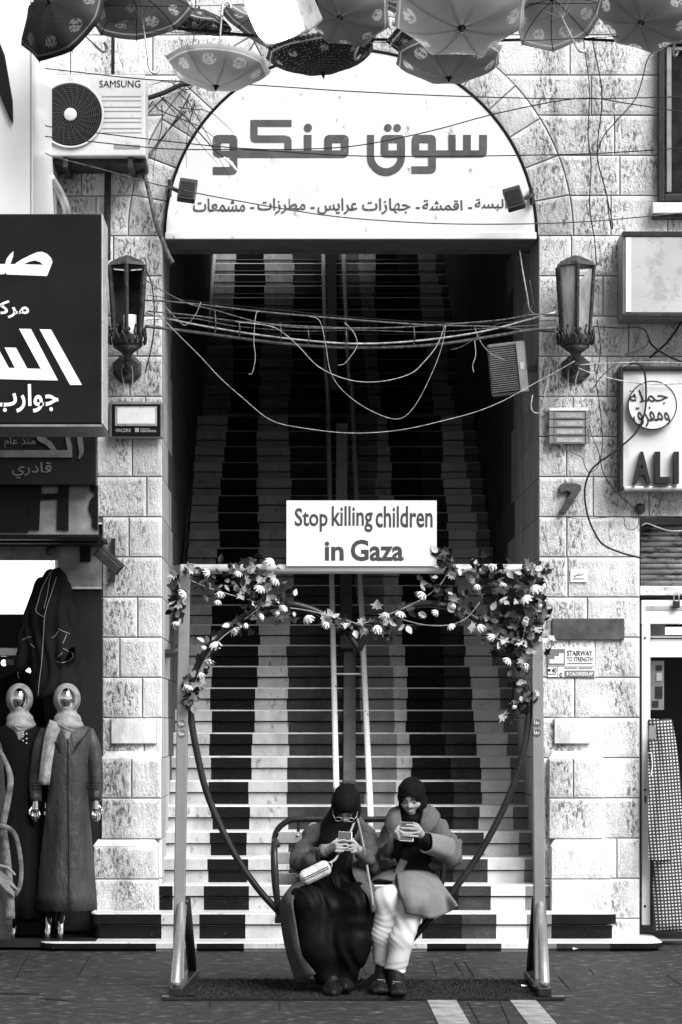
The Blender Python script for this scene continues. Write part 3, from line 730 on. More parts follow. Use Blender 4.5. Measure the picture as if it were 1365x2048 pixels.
# -- lower dark sign, panel with dark letters and awning beam
t = thing('lower_dark_sign', 'dark sign with dull grey raised lettering tucked under the big black sign', 'sign', W(60, 970, .8))
mb = MB(); lbox(mb, -140, 866, 192, 970, .74, .92); mb.build('panel', M_face, t, bevel=.006)
M_dull = mat('dull_grey_lettering', .10, .5, var=.3, vs=14, metal=.2)
mb = MB(); s_ = .1612
def blk2(pts): mb.prism(zp(pts, 0, 860, s_, .725), 0, Vector((0, .013, 0)))
blk2([(-60, 250), (895, 250), (895, 340), (-60, 336)]); blk2([(805, 60), (855, 60), (895, 200), (895, 247), (840, 247)])
blk2([(440, 60), (520, 60), (640, 150), (705, 247), (635, 247), (580, 190), (470, 130)]); blk2([(950, 60), (1020, 60), (1040, 250), (1030, 300), (990, 360), (970, 350), (985, 280)])
letter_into(mb, arabic('منذ عام'), 8, 874, 71, 896, .734, 0, .01); letter_into(mb, arabic('قادري'), 24, 924, 103, 957, .734, 0, .01)
mb.build('lettering', M_dull, t)
M_panel = mat('backlit_grey_panel', .26, .8, var=.35, vs=9, grain=.25, gs=160)
t = thing('letter_panel', 'dim grey fascia panel with cut black letter shapes above the clothes shop', 'sign', W(60, 1070, .88))
mb = MB(); lbox(mb, -140, 971, 196, 1069, .88, .93); mb.build('panel', M_panel, t)
for pts in ([(-700, 690), (370, 690), (345, 1270), (-700, 1270)], [(376, 690), (520, 690), (500, 870), (485, 1240), (348, 1240)], [(725, 690), (855, 690), (850, 1000), (850, 1245), (705, 1240), (715, 870)], [(522, 790), (721, 785), (714, 860), (504, 868)],
            [(1215, 690), (1113, 690), (1120, 740), (1185, 805), (1130, 850), (1100, 950), (1115, 1020), (1150, 1100), (1140, 1170), (1160, 1210), (1215, 1240)]):
    mb = MB(); mb.prism(zp(pts, 0, 860, s_, .865), 0, Vector((0, .014, 0))); mb.build('letter', M_black, t)
t = thing('shop_awning_beam', 'black awning beam projecting over the clothes shop entrance', 'awning', W(60, 1090, .6))
mb = MB(); lbox(mb, -140, 1070, 203, 1078, .30, .93); lbox(mb, -140, 1078.2, 196, 1086, .5, .92); mb.build('beam', M_black, t, bevel=.006)

# -- clothes shop behind the mannequins
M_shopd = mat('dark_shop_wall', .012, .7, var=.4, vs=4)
M_lightpanel = mat('lit_white_panel', .8, .6, emit=.9)
t = thing('clothes_shop', 'dark open clothes shop with a lit white panel inside, behind the mannequins', 'shop', W(50, 1870, 1.4))
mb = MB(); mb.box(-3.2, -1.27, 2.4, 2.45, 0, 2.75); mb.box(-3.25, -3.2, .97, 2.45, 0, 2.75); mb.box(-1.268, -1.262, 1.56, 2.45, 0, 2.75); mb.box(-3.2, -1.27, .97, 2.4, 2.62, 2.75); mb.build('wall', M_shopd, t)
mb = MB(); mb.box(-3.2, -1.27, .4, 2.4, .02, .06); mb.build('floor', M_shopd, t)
mb = MB(); lbox(mb, -160, 1121, 109, 1228, 1.6, 1.64); mb.build('light_panel', M_lightpanel, t)
mb = MB(); lbox(mb, -160, 1229, 50, 1295, 1.5, 1.6); mb.build('dark_screen', M_black, t, bevel=.004)
mb = MB(); lbox(mb, -160, 1296, 42, 1312, 1.35, 1.6); mb.build('shelf', M_alu, t, bevel=.004)
mb = MB(); lbox(mb, -160, 1092, 112, 1119, .86, 1.0); mb.build('lintel', mat('shop_lintel', .2, .8, var=.4, vs=6, dirt=.6, ds=10), t, bevel=.006)
mb = MB(); a = W(103, 1101, .85); mb.lathe([(.03, 0), (.034, .02), (.02, .03)], a, 16, 0, Matrix.Rotation(R(90), 3, 'X')); mb.build('junction_box', M_rust, t, True)
M_lamp = mat('lit_lamp', .9, .5, emit=3.)
for x, y in ((8, 1326), (56, 1342)):
    mb = MB(); mb.lathe([(.008, -.02), (.018, -.012), (.02, 0), (.016, .014), (.006, .02)], W(x, y, 1.9), 12); mb.build('lamp', M_lamp, t, True)
mb = MB(); lbox(mb, 10, 1318, 34, 1330, 1.5, 1.6); mb.build('bracket', M_grey, t)
mb = MB(); lbox(mb, 111, 1093, 203, 1172, .90, .94); mb.build('door_head', M_panel, t)
mb = MB(); lbox(mb, 160, 1094, 181, 1124, .885, .898); mb.build('sign_leg', M_black, t)
mb = MB(); lbox(mb, 111, 1173, 203, 1178, .885, .95); mb.build('door_rail', M_alu, t)
mb = MB(); lbox(mb, 111, 1179, 203.5, 1862, .91, .95); mb.build('door', M_shopd, t)
mb = MB(); lbox(mb, 110.5, 1120, 116, 1150, .89, .91); mb.build('latch', M_alu, t)

# -- air conditioner
M_ac = mat('aged_cream_enamel', .48, .4, var=.12, vs=4, dirt=.5, ds=8, dc=.2, dth=.58)
t = thing('air_conditioner', 'pale outdoor air conditioner unit with a round black fan grille beside the arch', 'air conditioner', W(200, 310, .6))
YA = .5; mb = MB(); lbox(mb, 62, 148, 291, 312, YA, .86); mb.build('casing', M_ac, t, bevel=.012, seg=3)
c = W(141, 229, YA - .012); rp = (YA - CAMY) / FPX
mb = MB(); mb.tube([c + Vector((math.cos(a * math.pi / 24) * 65 * rp, 0, math.sin(a * math.pi / 24) * 65 * rp)) for a in range(49)], .008, 8, cap=False); mb.build('fan_ring', M_ac, t, True)
mb = MB(); mb.lathe([(62 * rp, -.002), (62 * rp, .002)], c + Vector((0, .004, 0)), 40, 0, Matrix.Rotation(R(90), 3, 'X')); mb.build('fan_opening', M_black, t)
mb = MB()
for i in range(3, 15): mb.tube([c + Vector((math.cos(a * math.pi / 18) * i * 4.2 * rp, -.006, math.sin(a * math.pi / 18) * i * 4.2 * rp)) for a in range(37)], .0009, 4, cap=False)
for i in range(24): a = i * math.pi / 12; mb.tube([c + Vector((math.cos(a + s * .3) * (14 + 46 * s) * rp, -.007, math.sin(a + s * .3) * (14 + 46 * s) * rp)) for s in (0, .33, .66, 1)], .0009, 4)
mb.build('grille', mat('fan_guard_wire', .09, .5), t)
mb = MB(); mb.lathe([(13 * rp, -.004), (13 * rp, .008), (11 * rp, .012)], c + Vector((0, -.006, 0)), 20, 0, Matrix.Rotation(R(90), 3, 'X')); mb.build('fan_hub', M_ac, t, True)
mb = MB(); letter_into(mb, 'SAMSUNG', 199, 160, 281, 174, YA - .003, 0, 0., .002); mb.build('lettering', M_black, t)
for y in (196, 217, 239, 260):
    mb = MB(); lbox(mb, 205, y - 5, 283, y - 3.6, YA - .004, YA - .001); lbox(mb, 205, y + 3.6, 283, y + 4.6, YA - .004, YA - .001); mb.build('louvre', mat('louvre_groove', .3, .6), t)
mb = MB(); lbox(mb, 228, 289, 280, 297, YA - .003, YA - .001); mb.build('rating_label', M_grey, t)
mb = MB(); lbox(mb, 62, 313, 292, 326, .58, .94); mb.build('tray', M_dark, t)
mb = MB(); lbox(mb, 256, 313, 266, 334, YA + .02, .93); mb.build('bracket', M_dark, t)
mb = MB(); lbox(mb, 126, 313, 136, 334, YA + .02, .93); mb.build('bracket', M_dark, t)

# -- lanterns
M_pane = mat('grimy_lantern_glass', .24, .35, var=.6, vs=12, dirt=.5, ds=9, dc=.1, stretch=(1, 1, .25))
def lantern(cx, label):
    Y = .70; k = (Y - CAMY) / FPX
    base = W(cx, 768, Y); t = thing('wall_lantern', label, 'lantern', base, 'iron lanterns on both piers')
    def P(dx, y, a=None, r=0): q = W(cx, y, Y); return q + (Vector((r * k * math.cos(a), r * k * math.sin(a), 0)) if a is not None else Vector((dx * k, 0, 0)))
    top, bot, rt, rb = 532, 672, 40, 30
    mb = MB(); mb.lathe([(43 * k, W(cx, 533, Y).z), (38 * k, W(cx, 526, Y).z), (22 * k, W(cx, 518, Y).z), (6 * k, W(cx, 511, Y).z)], (base.x, Y, 0), 6, 0, None, R(30)); mb.build('roof', M_rust, t)
    for i in range(6):
        a = R(30 + 60 * i); mb = MB(); mb.tube([P(0, top, a, rt), P(0, bot, a, rb)], 4.4 * k, 4); mb.build('corner_bar', M_rust, t)
    for i in (0, 1, 2) if cx < 600 else (2, 3, 4, 5):
        a0, a1 = R(30 + 60 * i), R(90 + 60 * i); mb = MB()
        q = [P(0, top + 4, a0, rt * .97), P(0, top + 4, a1, rt * .97), P(0, bot, a1, rb * .97), P(0, bot, a0, rb * .97)]
        if cx > 600 and i == 4: q[0] = q[0].lerp(q[3], .25)
        inn = sum(q, Vector()) / 4 - Vector((base.x, Y, 0)); inn.z = 0; mb.prism(q, 0, -inn.normalized() * .004); mb.build('pane', M_pane if i in (3, 4) and cx > 600 else M_glass, t)
    mb = MB(); mb.lathe([(13 * k, W(cx, 686, Y).z), (13 * k, W(cx, 630, Y).z)], (base.x + 5 * k, Y, 0), 12); mb.build('lamp_tube', M_white, t, True)
    mb = MB(); mb.lathe([(31 * k, W(cx, 692, Y).z), (34 * k, W(cx, 688, Y).z), (34 * k, W(cx, 672, Y).z), (31 * k, W(cx, 670, Y).z)], (base.x, Y, 0), 6, 0, None, R(30)); mb.build('base_band', M_rust, t)
    mb = MB()
    for i in range(18):
        a = math.pi * 2 * i / 18; r = 35.5; h = 658 if i % 3 else 651
        mb.tube([P(0, 688, a, r), P(0, 676, a + .1, r + 2), P(0, 668, a - .08, r + 1), P(0, h, a, r + 1)], [2.6 * k, 2.2 * k, 2.6 * k, 1.2 * k], 4)
        mb.lathe([(1.2 * k, -3 * k), (3. * k, 0), (1.2 * k, 3 * k)], P(0, h + 4, a, r + 1), 6)
    mb.build('crown_ornament', M_rust, t, True)
    mb = MB(); mb.lathe([(8 * k, W(cx, 722, Y).z), (7 * k, W(cx, 712, Y).z), (12 * k, W(cx, 706, Y).z), (30 * k, W(cx, 693, Y).z)], (base.x, Y, 0), 12); mb.build('cup', M_rust, t, True)
    mb = MB(); mb.tube(smooth_pts([W(cx, 716, Y), W(cx, 732, Y + .02), W(cx, 738, Y + .1), W(cx, 736, .93)], 4), 7 * k, 8); mb.build('arm', M_rust, t, True)
    mb = MB(); mb.lathe([(31 * k, 0), (31 * k, .015), (24 * k, .025)], W(cx, 738, .945), 8, 0, Matrix.Rotation(R(90), 3, 'X'), R(22.5)); mb.build('wall_plate', M_rust, t)
    return t
lantern(255, 'rusty six sided lantern on the left pier, beside the big black sign'); lantern(1152, 'rusty six sided lantern with a broken pane on the right pier above the house number')

# -- lights fixed to the walls
t = thing('wall_floodlight', 'flat rectangular floodlight with a frosted lens on the left pier under the lantern', 'floodlight', W(272, 877, .88))
mb = MB(); lbox(mb, 218, 803, 327, 877, .88, .93); mb.build('housing', M_grey, t, bevel=.014, seg=3)
mb = MB(); lbox(mb, 224, 808, 321, 872, .873, .882); mb.build('black_glass', M_black, t, bevel=.004)
mb = MB(); lbox(mb, 230, 813, 314, 852, .866, .874); mb.build('lens_frame', M_alu, t, bevel=.003)
mb = MB(); lbox(mb, 235, 816, 310, 847, .862, .867); mb.build('lens', mat('frosted_lens', .78, .35, var=.08, vs=9), t)
mb = MB(); letter_into(mb, 'MALDINI', 232, 857, 261, 864, .870, 0, .02, .002); lbox(mb, 270, 856, 278, 864, .870, .8725)
for y, x1 in ((857, 300), (860, 312), (862.6, 313)): lbox(mb, 281, y, x1, y + 1.2, .870, .8725)
mb.build('lettering', M_alu, t)
t = thing('led_panel_light', 'four bar LED panel light on the right pier above the house number', 'floodlight', W(1140, 888, .9))
mb = MB(); lbox(mb, 1107, 822, 1174, 888, .905, .94); mb.build('back_plate', M_grey, t)
for i in range(4):
    y = 824 + i * 16.4; mb = MB(); lbox(mb, 1109, y, 1171, y + 14.2, .885, .904); q = mb.build('led_bar', M_grey, t, bevel=.002)
    mb = MB(); lbox(mb, 1114, y + 2.6, 1166, y + 11, .880, .8845); mb.build('lens', mat('led_lens', .34, .3, var=.3, vs=40), q)
for x in (1099, 1172):
    mb = MB()
    for i in range(4): lbox(mb, x, 823 + i * 16.4, x + 9, 837.5 + i * 16.4, .878, .9)
    mb.build('end_block', M_grey, t, bevel=.002)
mb = MB(); lbox(mb, 1100, 815, 1178, 821, .89, .94); mb.build('bracket', M_white, t)
t = thing('finned_floodlight', 'large tilted floodlight with a ribbed back hanging in the passage mouth on the right wall', 'floodlight', W(1020, 790, 1.0))
Mt = Matrix.Translation(W(1016, 737, 1.05)) @ Matrix.Rotation(R(-6), 4, 'Y') @ Matrix.Rotation(R(-8), 4, 'Z'); k = (1.05 - CAMY) / FPX
mb = MB(); mb.box(-37 * k, 40 * k, -.02, .07, -52 * k, 52 * k, 0, Mt); mb.build('housing', M_grey, t, bevel=.014, seg=3)
mb = MB(); mb.box(-34 * k, 20 * k, -.024, -.019, -48 * k, 47 * k, 0, Mt); mb.build('rib_panel', M_black, t)
mb = MB()
for i in range(22): z = (-46 + i * 4.3) * k; mb.box(-33 * k, 19 * k, -.045, -.025, z, z + 2 * k, 0, Mt)
mb.build('ribs', M_grey, t)
mb = MB(); mb.box(22 * k, 38 * k, -.03, -.02, -50 * k, 50 * k, 0, Mt); mb.build('cover_plate', M_alu, t)
mb = MB(); mb.box(26 * k, 34 * k, -.034, -.0305, -6 * k, 8 * k, 0, Mt); mb.build('paper_tag', M_white, t)
mb = MB(); mb.box(40 * k, 62 * k, .0, .03, -12 * k, 0, 0, Mt); mb.build('bracket', M_dark, t)
t = thing('small_floodlight', 'small dark finned floodlight turned down beside the shop awning', 'floodlight', W(220, 1150, .7))
Mt = Matrix.Translation(W(219, 1120, .72)) @ Matrix.Rotation(R(42), 4, 'Y') @ Matrix.Rotation(R(22), 4, 'X'); k = (.72 - CAMY) / FPX
mb = MB(); mb.box(-31 * k, 31 * k, -.03, .02, -12 * k, 12 * k, 0, Mt); mb.build('housing', M_dark, t, bevel=.006)
mb = MB()
for i in range(20): x = (-27 + i * 2.8) * k; mb.box(x, x + 1.1 * k, -.05, -.031, -8 * k, 9 * k, 0, Mt)
mb.build('fins', M_grey, t)
mb = MB(); lbox(mb, 222, 1077, 230, 1164, .90, .94); mb.build('wall_bar', M_dark, t)
mb = MB(); mb.tube([W(226, 1118, .92), W(222, 1118, .74)], .012, 6); mb.build('arm', M_dark, t)
for cx, cy, rot, sgn, lab in ((375, 381, 8, -1, 'small black floodlight at the left foot of the arched sign'), (1029, 397, -16, 1, 'small black floodlight hanging before the right end of the sign lettering')):
    t = thing('sign_floodlight', lab, 'floodlight', W(cx, cy + 24, .6), 'small floodlights lighting the arched sign')
    Mt = Matrix.Translation(W(cx, cy, .62)) @ Matrix.Rotation(R(rot), 4, 'Y') @ Matrix.Rotation(R(-18), 4, 'X'); k = (.62 - CAMY) / FPX
    mb = MB(); mb.box(-18 * k, 18 * k, -.03, .03, -23 * k, 23 * k, 0, Mt); mb.build('housing', M_dark, t, bevel=.006)
    mb = MB(); mb.box(-14 * k, 14 * k, -.036, -.0305, -18 * k, 14 * k, 0, Mt); mb.build('lens', M_glass, t)
    mb = MB(); mb.tube([W(cx + sgn * 16, cy + 2, .62), W(cx + sgn * 28, cy - 4, .7), W(cx + sgn * 38, cy - 8, .93)], .014, 6); mb.tube([W(cx + sgn * 34, cy - 22, .9), W(cx + sgn * 36, cy + 12, .9)], .016, 6); mb.build('bracket', M_dark, t)

# -- right side: house number, plates, signs, window
mb = MB(); mb.prism(zp([(500, 1645), (520, 1630), (600, 1632), (630, 1645), (632, 1672), (618, 1692), (532, 1825), (490, 1815), (566, 1692), (545, 1682), (500, 1695), (492, 1667)], 960, 440, .3222, .90), 0, Vector((0, .045, 0)))
tag(mb.build('house_number', mat('rusty_number_plate', .07, .6, metal=.3, var=.4, vs=16, dirt=.5, ds=14, dc=.2), bevel=.006), 'large weathered metal figure 7 on the right pier', 'house number')
mb = MB(); lbox(mb, 1105, 1237, 1250, 1280, .925, .955); tag(mb.build('stone_plaque', mat('sooty_stone', .07, .85, var=.5, vs=9, bump=.4, bs=50), None, bevel=.006), 'blank dark stone plaque set in the right pier above the stairway sign', 'plaque')
t = thing('stairway_sign', 'small printed sign with a stair symbol reading STAIRWAY TO STRENGTH on the right pier', 'sign', W(1142, 1357, .93))
mb = MB(); mb.prism([W(1096, 1296, .935), W(1191, 1295, .935), W(1192, 1355, .935), W(1097, 1354, .935)][::-1], 0, Vector((0, .012, 0))); mb.build('plate', M_white, t)
M_print = mat('grey_print', .16, .5, var=.1); M_inkb = mat('black_print', .02, .5)
mb = MB(); lbox(mb, 1096, 1298, 1131, 1331, .9325, .9345); mb.build('symbol_field', M_print, t)
mb = MB(); mb.prism([W(x, y, .930) for x, y in ((1100, 1327), (1128, 1327), (1128, 1307), (1119, 1307), (1119, 1313), (1110, 1313), (1110, 1319), (1100, 1319))], 0, Vector((0, .002, 0))); mb.build('stair_symbol', M_white, t)
mb = MB(); letter_into(mb, 'STAIRWAY', 1135, 1301, 1186, 1312, .9325, 0, .02, .002); letter_into(mb, 'TO STRENGTH', 1135, 1314, 1186, 1323, .9325, 0, .01, .002)
letter_into(mb, '40', 1104, 1336, 1114, 1346, .9325, 0, .02, .002); letter_into(mb, '42', 1119, 1345, 1126, 1354, .9325, 0, .02, .002)
for x0, y0, x1, y1 in ((1135, 1326.5, 1186, 1328), (1130, 1335.5, 1155, 1337), (1158, 1335.5, 1186, 1337), (1097, 1347.5, 1113, 1349), (1096, 1333, 1190, 1333.7), (1116, 1334, 1116.7, 1354), (1097, 1338, 1102, 1343)): lbox(mb, x0, y0, x1, y1, .9325, .9345)
mb.build('lettering', M_inkb, t)
mb = MB(); lbox(mb, 1130, 1341, 1190, 1354, .9325, .9345); q = mb.build('grey_bar', M_print, t)
mb = MB(); letter_into(mb, '8 CALORIES/LAP', 1134, 1344, 1187, 1351.5, .930, 0, .02, .002); mb.build('white_lettering', M_white, q)
t = thing('paper_sticker', 'small white paper notice with black script on the right pier', 'sticker', W(1158, 1163, .93))
mb = MB(); lbox(mb, 1142, 1138, 1176, 1164, .938, .942); mb.build('paper', M_white, t); mb = MB(); letter_into(mb, arabic('صلبي'), 1148, 1144, 1168, 1155, .936, 0, .01, .0015); lbox(mb, 1146, 1157, 1169, 1158.4, .936, .9375); mb.build('lettering', M_inkb, t)
t = thing('upper_window', 'dark framed window cut by the right border high on the facade', 'window', W(1380, 410, .9))
mb = MB(); lbox(mb, 1318, 72, 1330, 402, .86, .94); lbox(mb, 1330, 72, 1470, 88, .86, .94); lbox(mb, 1330, 388, 1470, 402, .86, .94); mb.build('frame', M_dark, t, bevel=.006)
mb = MB(); lbox(mb, 1334, 92, 1344, 384, .88, .935); lbox(mb, 1345, 92, 1470, 100, .88, .935); mb.build('sash', M_grey, t, bevel=.004)
mb = MB(); lbox(mb, 1345, 101, 1470, 384, .915, .93); mb.build('pane', M_glass, t)
mb = MB(); lbox(mb, 1306, 404, 1470, 426, .84, .94); mb.build('sill', mat('stone_sill', .6, .8, var=.2, vs=8, dirt=.5), t, bevel=.006)
mb = MB(); lbox(mb, 1306, 427, 1470, 436, .87, .94); mb.build('sill_shadow_gap', M_dark, t)  # dark strip put under the sill in place of its shade
t = thing('blank_light_box', 'boxed wall sign with a pale blotchy face under the upper window at the right border', 'sign box', W(1370, 634, .8))
mb = MB(); lbox(mb, 1246, 462, 1500, 634, .62, .94); mb.build('casing', M_grey, t, bevel=.006)
mb = MB(); lbox(mb, 1252, 474, 1500, 624, .612, .618); mb.build('face', mat('blotchy_light_face', .44, .3, var=.12, vs=3, dirt=.7, ds=7.5, dc=.28, dth=.5, det=1.), t)
mb = MB(); lbox(mb, 1253, 475, 1263, 623, .609, .6115); mb.build('inner_strip', M_white, t)
mb = MB(); lbox(mb, 1246, 462, 1500, 472, .605, .617); lbox(mb, 1246, 626, 1500, 633, .605, .617); mb.build('rim', M_dark, t, bevel=.003)
t = thing('framed_wall_sign', 'framed white sign with a round calligraphy badge and raised black letters at the right border', 'sign', W(1370, 980, .8))
mb = MB(); lbox(mb, 1242, 738, 1500, 976, .80, .94); mb.build('panel', mat('cream_sign_panel', .60, .5, var=.08, vs=4, dirt=.5, ds=7, dc=.3, dth=.62, stretch=(1, 1, .3)), t)
mb = MB(); lbox(mb, 1240, 732, 1248, 980, .77, .94); lbox(mb, 1248.5, 732, 1500, 741, .77, .94); mb.build('frame', M_dark, t, bevel=.008)
mb = MB(); lbox(mb, 1248.5, 972, 1500, 981, .77, .94); mb.build('frame_bottom', M_alu, t, bevel=.008)
k = (.75 - CAMY) / FPX
mb = MB(); mb.lathe([(49 * k, -.03), (49 * k, .02), (47.5 * k, .024)], W(1305, 811, .775), 40, 0, Matrix.Rotation(R(90), 3, 'X')); q = mb.build('badge', mat('badge_white', .6, .5, var=.08), t)
mb = MB(); mb.lathe([(49.5 * k, .02), (49.5 * k, .0245), (47.3 * k, .026), (47.3 * k, .02)], W(1305, 811, .775), 40, 0, Matrix.Rotation(R(90), 3, 'X')); mb.build('badge_rim', M_dark, q)
mb = MB(); letter_into(mb, arabic('جملة'), 1264, 778, 1340, 809, .745, 0, .0, .0025, -.06, -.25); letter_into(mb, arabic('ومفرق'), 1272, 812, 1344, 852, .745, 0, .0, .0025, -.06, -.25); mb.build('badge_lettering', M_inkb, q)
for x0, x1, ch in ((1267, 1303, 'A'), (1311, 1341, 'L'), (1349, 1359, 'I')):
    mb = MB(); letter_into(mb, ch, x0, 903, x1, 967, .735, 0, .035, .06); mb.build('raised_letter', mat('sign_letter_black', .02, .4), t)
mb = MB(); mb.lathe([(.034, 0), (.036, .03), (.03, .045), (.01, .05)], W(1280, 1018, .945), 20, 0, Matrix.Rotation(R(90), 3, 'X')); tag(mb.build('round_junction_box', M_rust, None, True), 'small round dark junction box above the roller shutter', 'junction box')

# -- right hand shop
t = thing('roller_shutter', 'raised weathered metal roller shutter over the right shop doorway', 'shutter', W(1360, 1195, .95))
M_shut = mat('weathered_shutter_steel', .3, .5, metal=.3, var=.4, vs=6, dirt=.85, ds=9, dc=.04, dth=.5, stretch=(1, 1, 2.5))
mb = MB(); lbox(mb, 1281, 1036, 1500, 1050, .94, 1.15); mb.build('housing', M_dark, t, bevel=.004)
mb = MB(); A, B = W(1282, 1050, 1.02), W(1500, 1172, 1.02); nS = 11
for i in range(nS):
    z = A.z + (B.z - A.z) * (i + .5) / nS; mb.tube([(A.x, 1.02, z), (B.x, 1.02, z)], .0185, 8, flat=.7, up=(0, 1, 0))
mb.build('slats', M_shut, t, True)
mb = MB(); lbox(mb, 1281, 1172, 1500, 1191, .985, 1.03); mb.build('bottom_bar', mat('dented_pale_bar', .6, .5, var=.2, vs=8, dirt=.8, ds=22, dc=.1), t, bevel=.004)
mb = MB(); lbox(mb, 1281, 1191.5, 1500, 1196, .98, 1.035); mb.build('seal', M_black, t)
t = thing('padlock', 'padlock hanging from the shutter bar at the right border', 'padlock', W(1353, 1215, .93))
mb = MB(); lbox(mb, 1347, 1202, 1361, 1216, .945, .968); mb.build('body', M_dark, t, bevel=.004)
mb = MB(); mb.tube([W(1349, 1203, .957), W(1349, 1192, .957), W(1351, 1187, .957), W(1354, 1185, .957), W(1357, 1187, .957), W(1359, 1192, .957), W(1359, 1203, .957)], .0045, 8); mb.build('shackle', M_alu, t, True)
t = thing('shop_doorway', 'white framed glass shop doorway with fluorescent light inside at the right border', 'doorway', W(1330, 1850, .95))
mb = MB(); lbox(mb, 1284, 1200, 1500, 1248, .99, 1.06); mb.build('transom', M_white, t, bevel=.004)
mb = MB(); lbox(mb, 1293, 1212, 1500, 1220, .984, .9885); mb.build('name_strip', mat('grey_strip', .35, .6, var=.3, vs=12), t)
mb = MB(); lbox(mb, 1285, 1249, 1301.5, 1851, .98, 1.05); mb.build('jamb', M_white, t, bevel=.005)
mb = MB(); lbox(mb, 1290, 1592, 1293, 1606, .9765, .9795); mb.build('keyhole', M_black, t)
for y in (1276, 1813, 1580):
    mb = MB(); mb.lathe([(.008, 0), (.008, .004)], W(1291, y, .978), 10, 0, Matrix.Rotation(R(90), 3, 'X')); mb.build('screw', M_dark, t)
mb = MB(); lbox(mb, 1303, 1272, 1500, 1276, 1.1, 1.14); lbox(mb, 1303, 1279, 1500, 1282, 1.1, 1.14); mb.build('glazing_bar', M_white, t)
mb = MB(); lbox(mb, 1302, 1283, 1500, 1314, 1.2, 1.24); mb.build('inner_header', mat('lit_inner_header', .8, .5, emit=.5), t)  # not a lamp: the header glows by itself to look lit
mb = MB(); lbox(mb, 1301, 1249, 1332, 1272, 1.4, 1.43); mb.build('inner_wall', M_grey, t)
mb = MB(); mb.tube([W(1327, 1262, 1.6), W(1500, 1262, 1.6)], .025, 10); mb.build('fluorescent_tube', mat('lit_tube', .9, .4, emit=5.), t, True)
mb = MB(); mb.tube([W(1318, 1256, 1.6), W(1325, 1263, 1.6)], .018, 8); mb.build('tube_socket', M_dark, t)
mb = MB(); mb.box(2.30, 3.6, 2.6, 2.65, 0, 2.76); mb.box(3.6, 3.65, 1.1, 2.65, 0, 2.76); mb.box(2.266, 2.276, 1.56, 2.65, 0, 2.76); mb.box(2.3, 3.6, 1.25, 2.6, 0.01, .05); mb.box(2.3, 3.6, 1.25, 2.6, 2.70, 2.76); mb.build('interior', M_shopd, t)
t = thing('notice_board', 'pale notice board with small pinned papers just inside the right doorway', 'notice board', W(1316, 1420, 1.3))
mb = MB(); lbox(mb, 1301, 1322, 1329, 1420, 1.3, 1.33); mb.build('board', M_grey.copy(), t); bpy.data.objects['board'].name
for x0, y0, x1, y1, m in ((1313, 1331, 1325, 1341, M_dark), (1314, 1346, 1325, 1362, M_alu), (1312, 1373, 1326, 1397, M_dark), (1306, 1402, 1318, 1414, M_dark)):
    mb = MB(); lbox(mb, x0, y0, x1, y1, 1.292, 1.298); mb.build('paper', m, t)
# checked cloth roll
M_chk = bpy.data.materials.new('checked_cloth'); M_chk.use_nodes = True
n_, l_ = M_chk.node_tree.nodes, M_chk.node_tree.links; tc = n_.new('ShaderNodeTexCoord'); w1 = n_.new('ShaderNodeMapping'); w1.inputs['Scale'].default_value = (46, 46, 46); w1.inputs['Rotation'].default_value = (0, R(4), 0)
sx = n_.new('ShaderNodeSeparateXYZ'); l_.new(tc.outputs['Object'], w1.inputs[0]); l_.new(w1.outputs[0], sx.inputs[0])
def fr(o):
    f = n_.new('ShaderNodeMath'); f.operation = 'PINGPONG'; f.inputs[1].default_value = .5; l_.new(o, f.inputs[0]); g_ = n_.new('ShaderNodeMath'); g_.operation = 'GREATER_THAN'; g_.inputs[1].default_value = .27; l_.new(f.outputs[0], g_.inputs[0]); return g_.outputs[0]
mu = n_.new('ShaderNodeMath'); mu.operation = 'MULTIPLY'; l_.new(fr(sx.outputs[0]), mu.inputs[0]); l_.new(fr(sx.outputs[2]), mu.inputs[1])
mx = n_.new('ShaderNodeMix'); mx.data_type = 'RGBA'; mx.inputs[6].default_value = (.03, .03, .03, 1); mx.inputs[7].default_value = (.62, .62, .62, 1); l_.new(mu.outputs[0], mx.inputs[0]); l_.new(mx.outputs[2], n_['Principled BSDF'].inputs['Base Color']); n_['Principled BSDF'].inputs['Roughness'].default_value = .9
t = thing('cloth_roll', 'tall roll of black and white checked cloth leaning inside the right doorway', 'cloth roll', W(1330, 1860, .9))
mb = MB(); rings = []
for i in range(25):
    s = i / 24; y = 1440 + (1862 - 1440) * s; cxp = 1321 + 30 * s + 4 * math.sin(s * 5); rw = 24 + 12 * s + 2 * math.sin(s * 9)
    c = W(cxp, y, .98 - .1 * s); rings.append([c + Vector((rw * (.0033) * math.cos(a), rw * .0024 * math.sin(a) * (1 + .12 * math.sin(3 * a + s * 4)), .008 * math.sin(a * 2) if i == 0 else 0)) for a in [q * math.pi / 14 for q in range(28)]])
mb.loft(rings); mb.build('roll', M_chk, t, True)
mb = MB(); rings = []
for i in range(13):
    s = i / 12; y = 1480 + 240 * s; c = W(1308 + 16 * s, y, .885 - .07 * s); wd = (11 + 14 * s) * .0033
    rings.append([c + Vector((wd * u, .012 * math.sin(u * 4 + s * 6) + .01 * u * u, 0)) for u in (-1, -.66, -.33, 0, .33, .66, 1)])
mb.loft(rings, closed=False); q = mb.build('loose_end', M_chk, t, True, fix=False)
mb = MB(); lbox(mb, 1299, 1452, 1313, 1478, .885, .89); mb.build('label_card', M_grey, t)
mb = MB(); mb.tube([W(1298, 1506, .86), W(1304, 1507, .86), W(1306, 1530, .86), W(1303, 1552, .86)], .003, 6); mb.build('tie_cord', M_white, t)

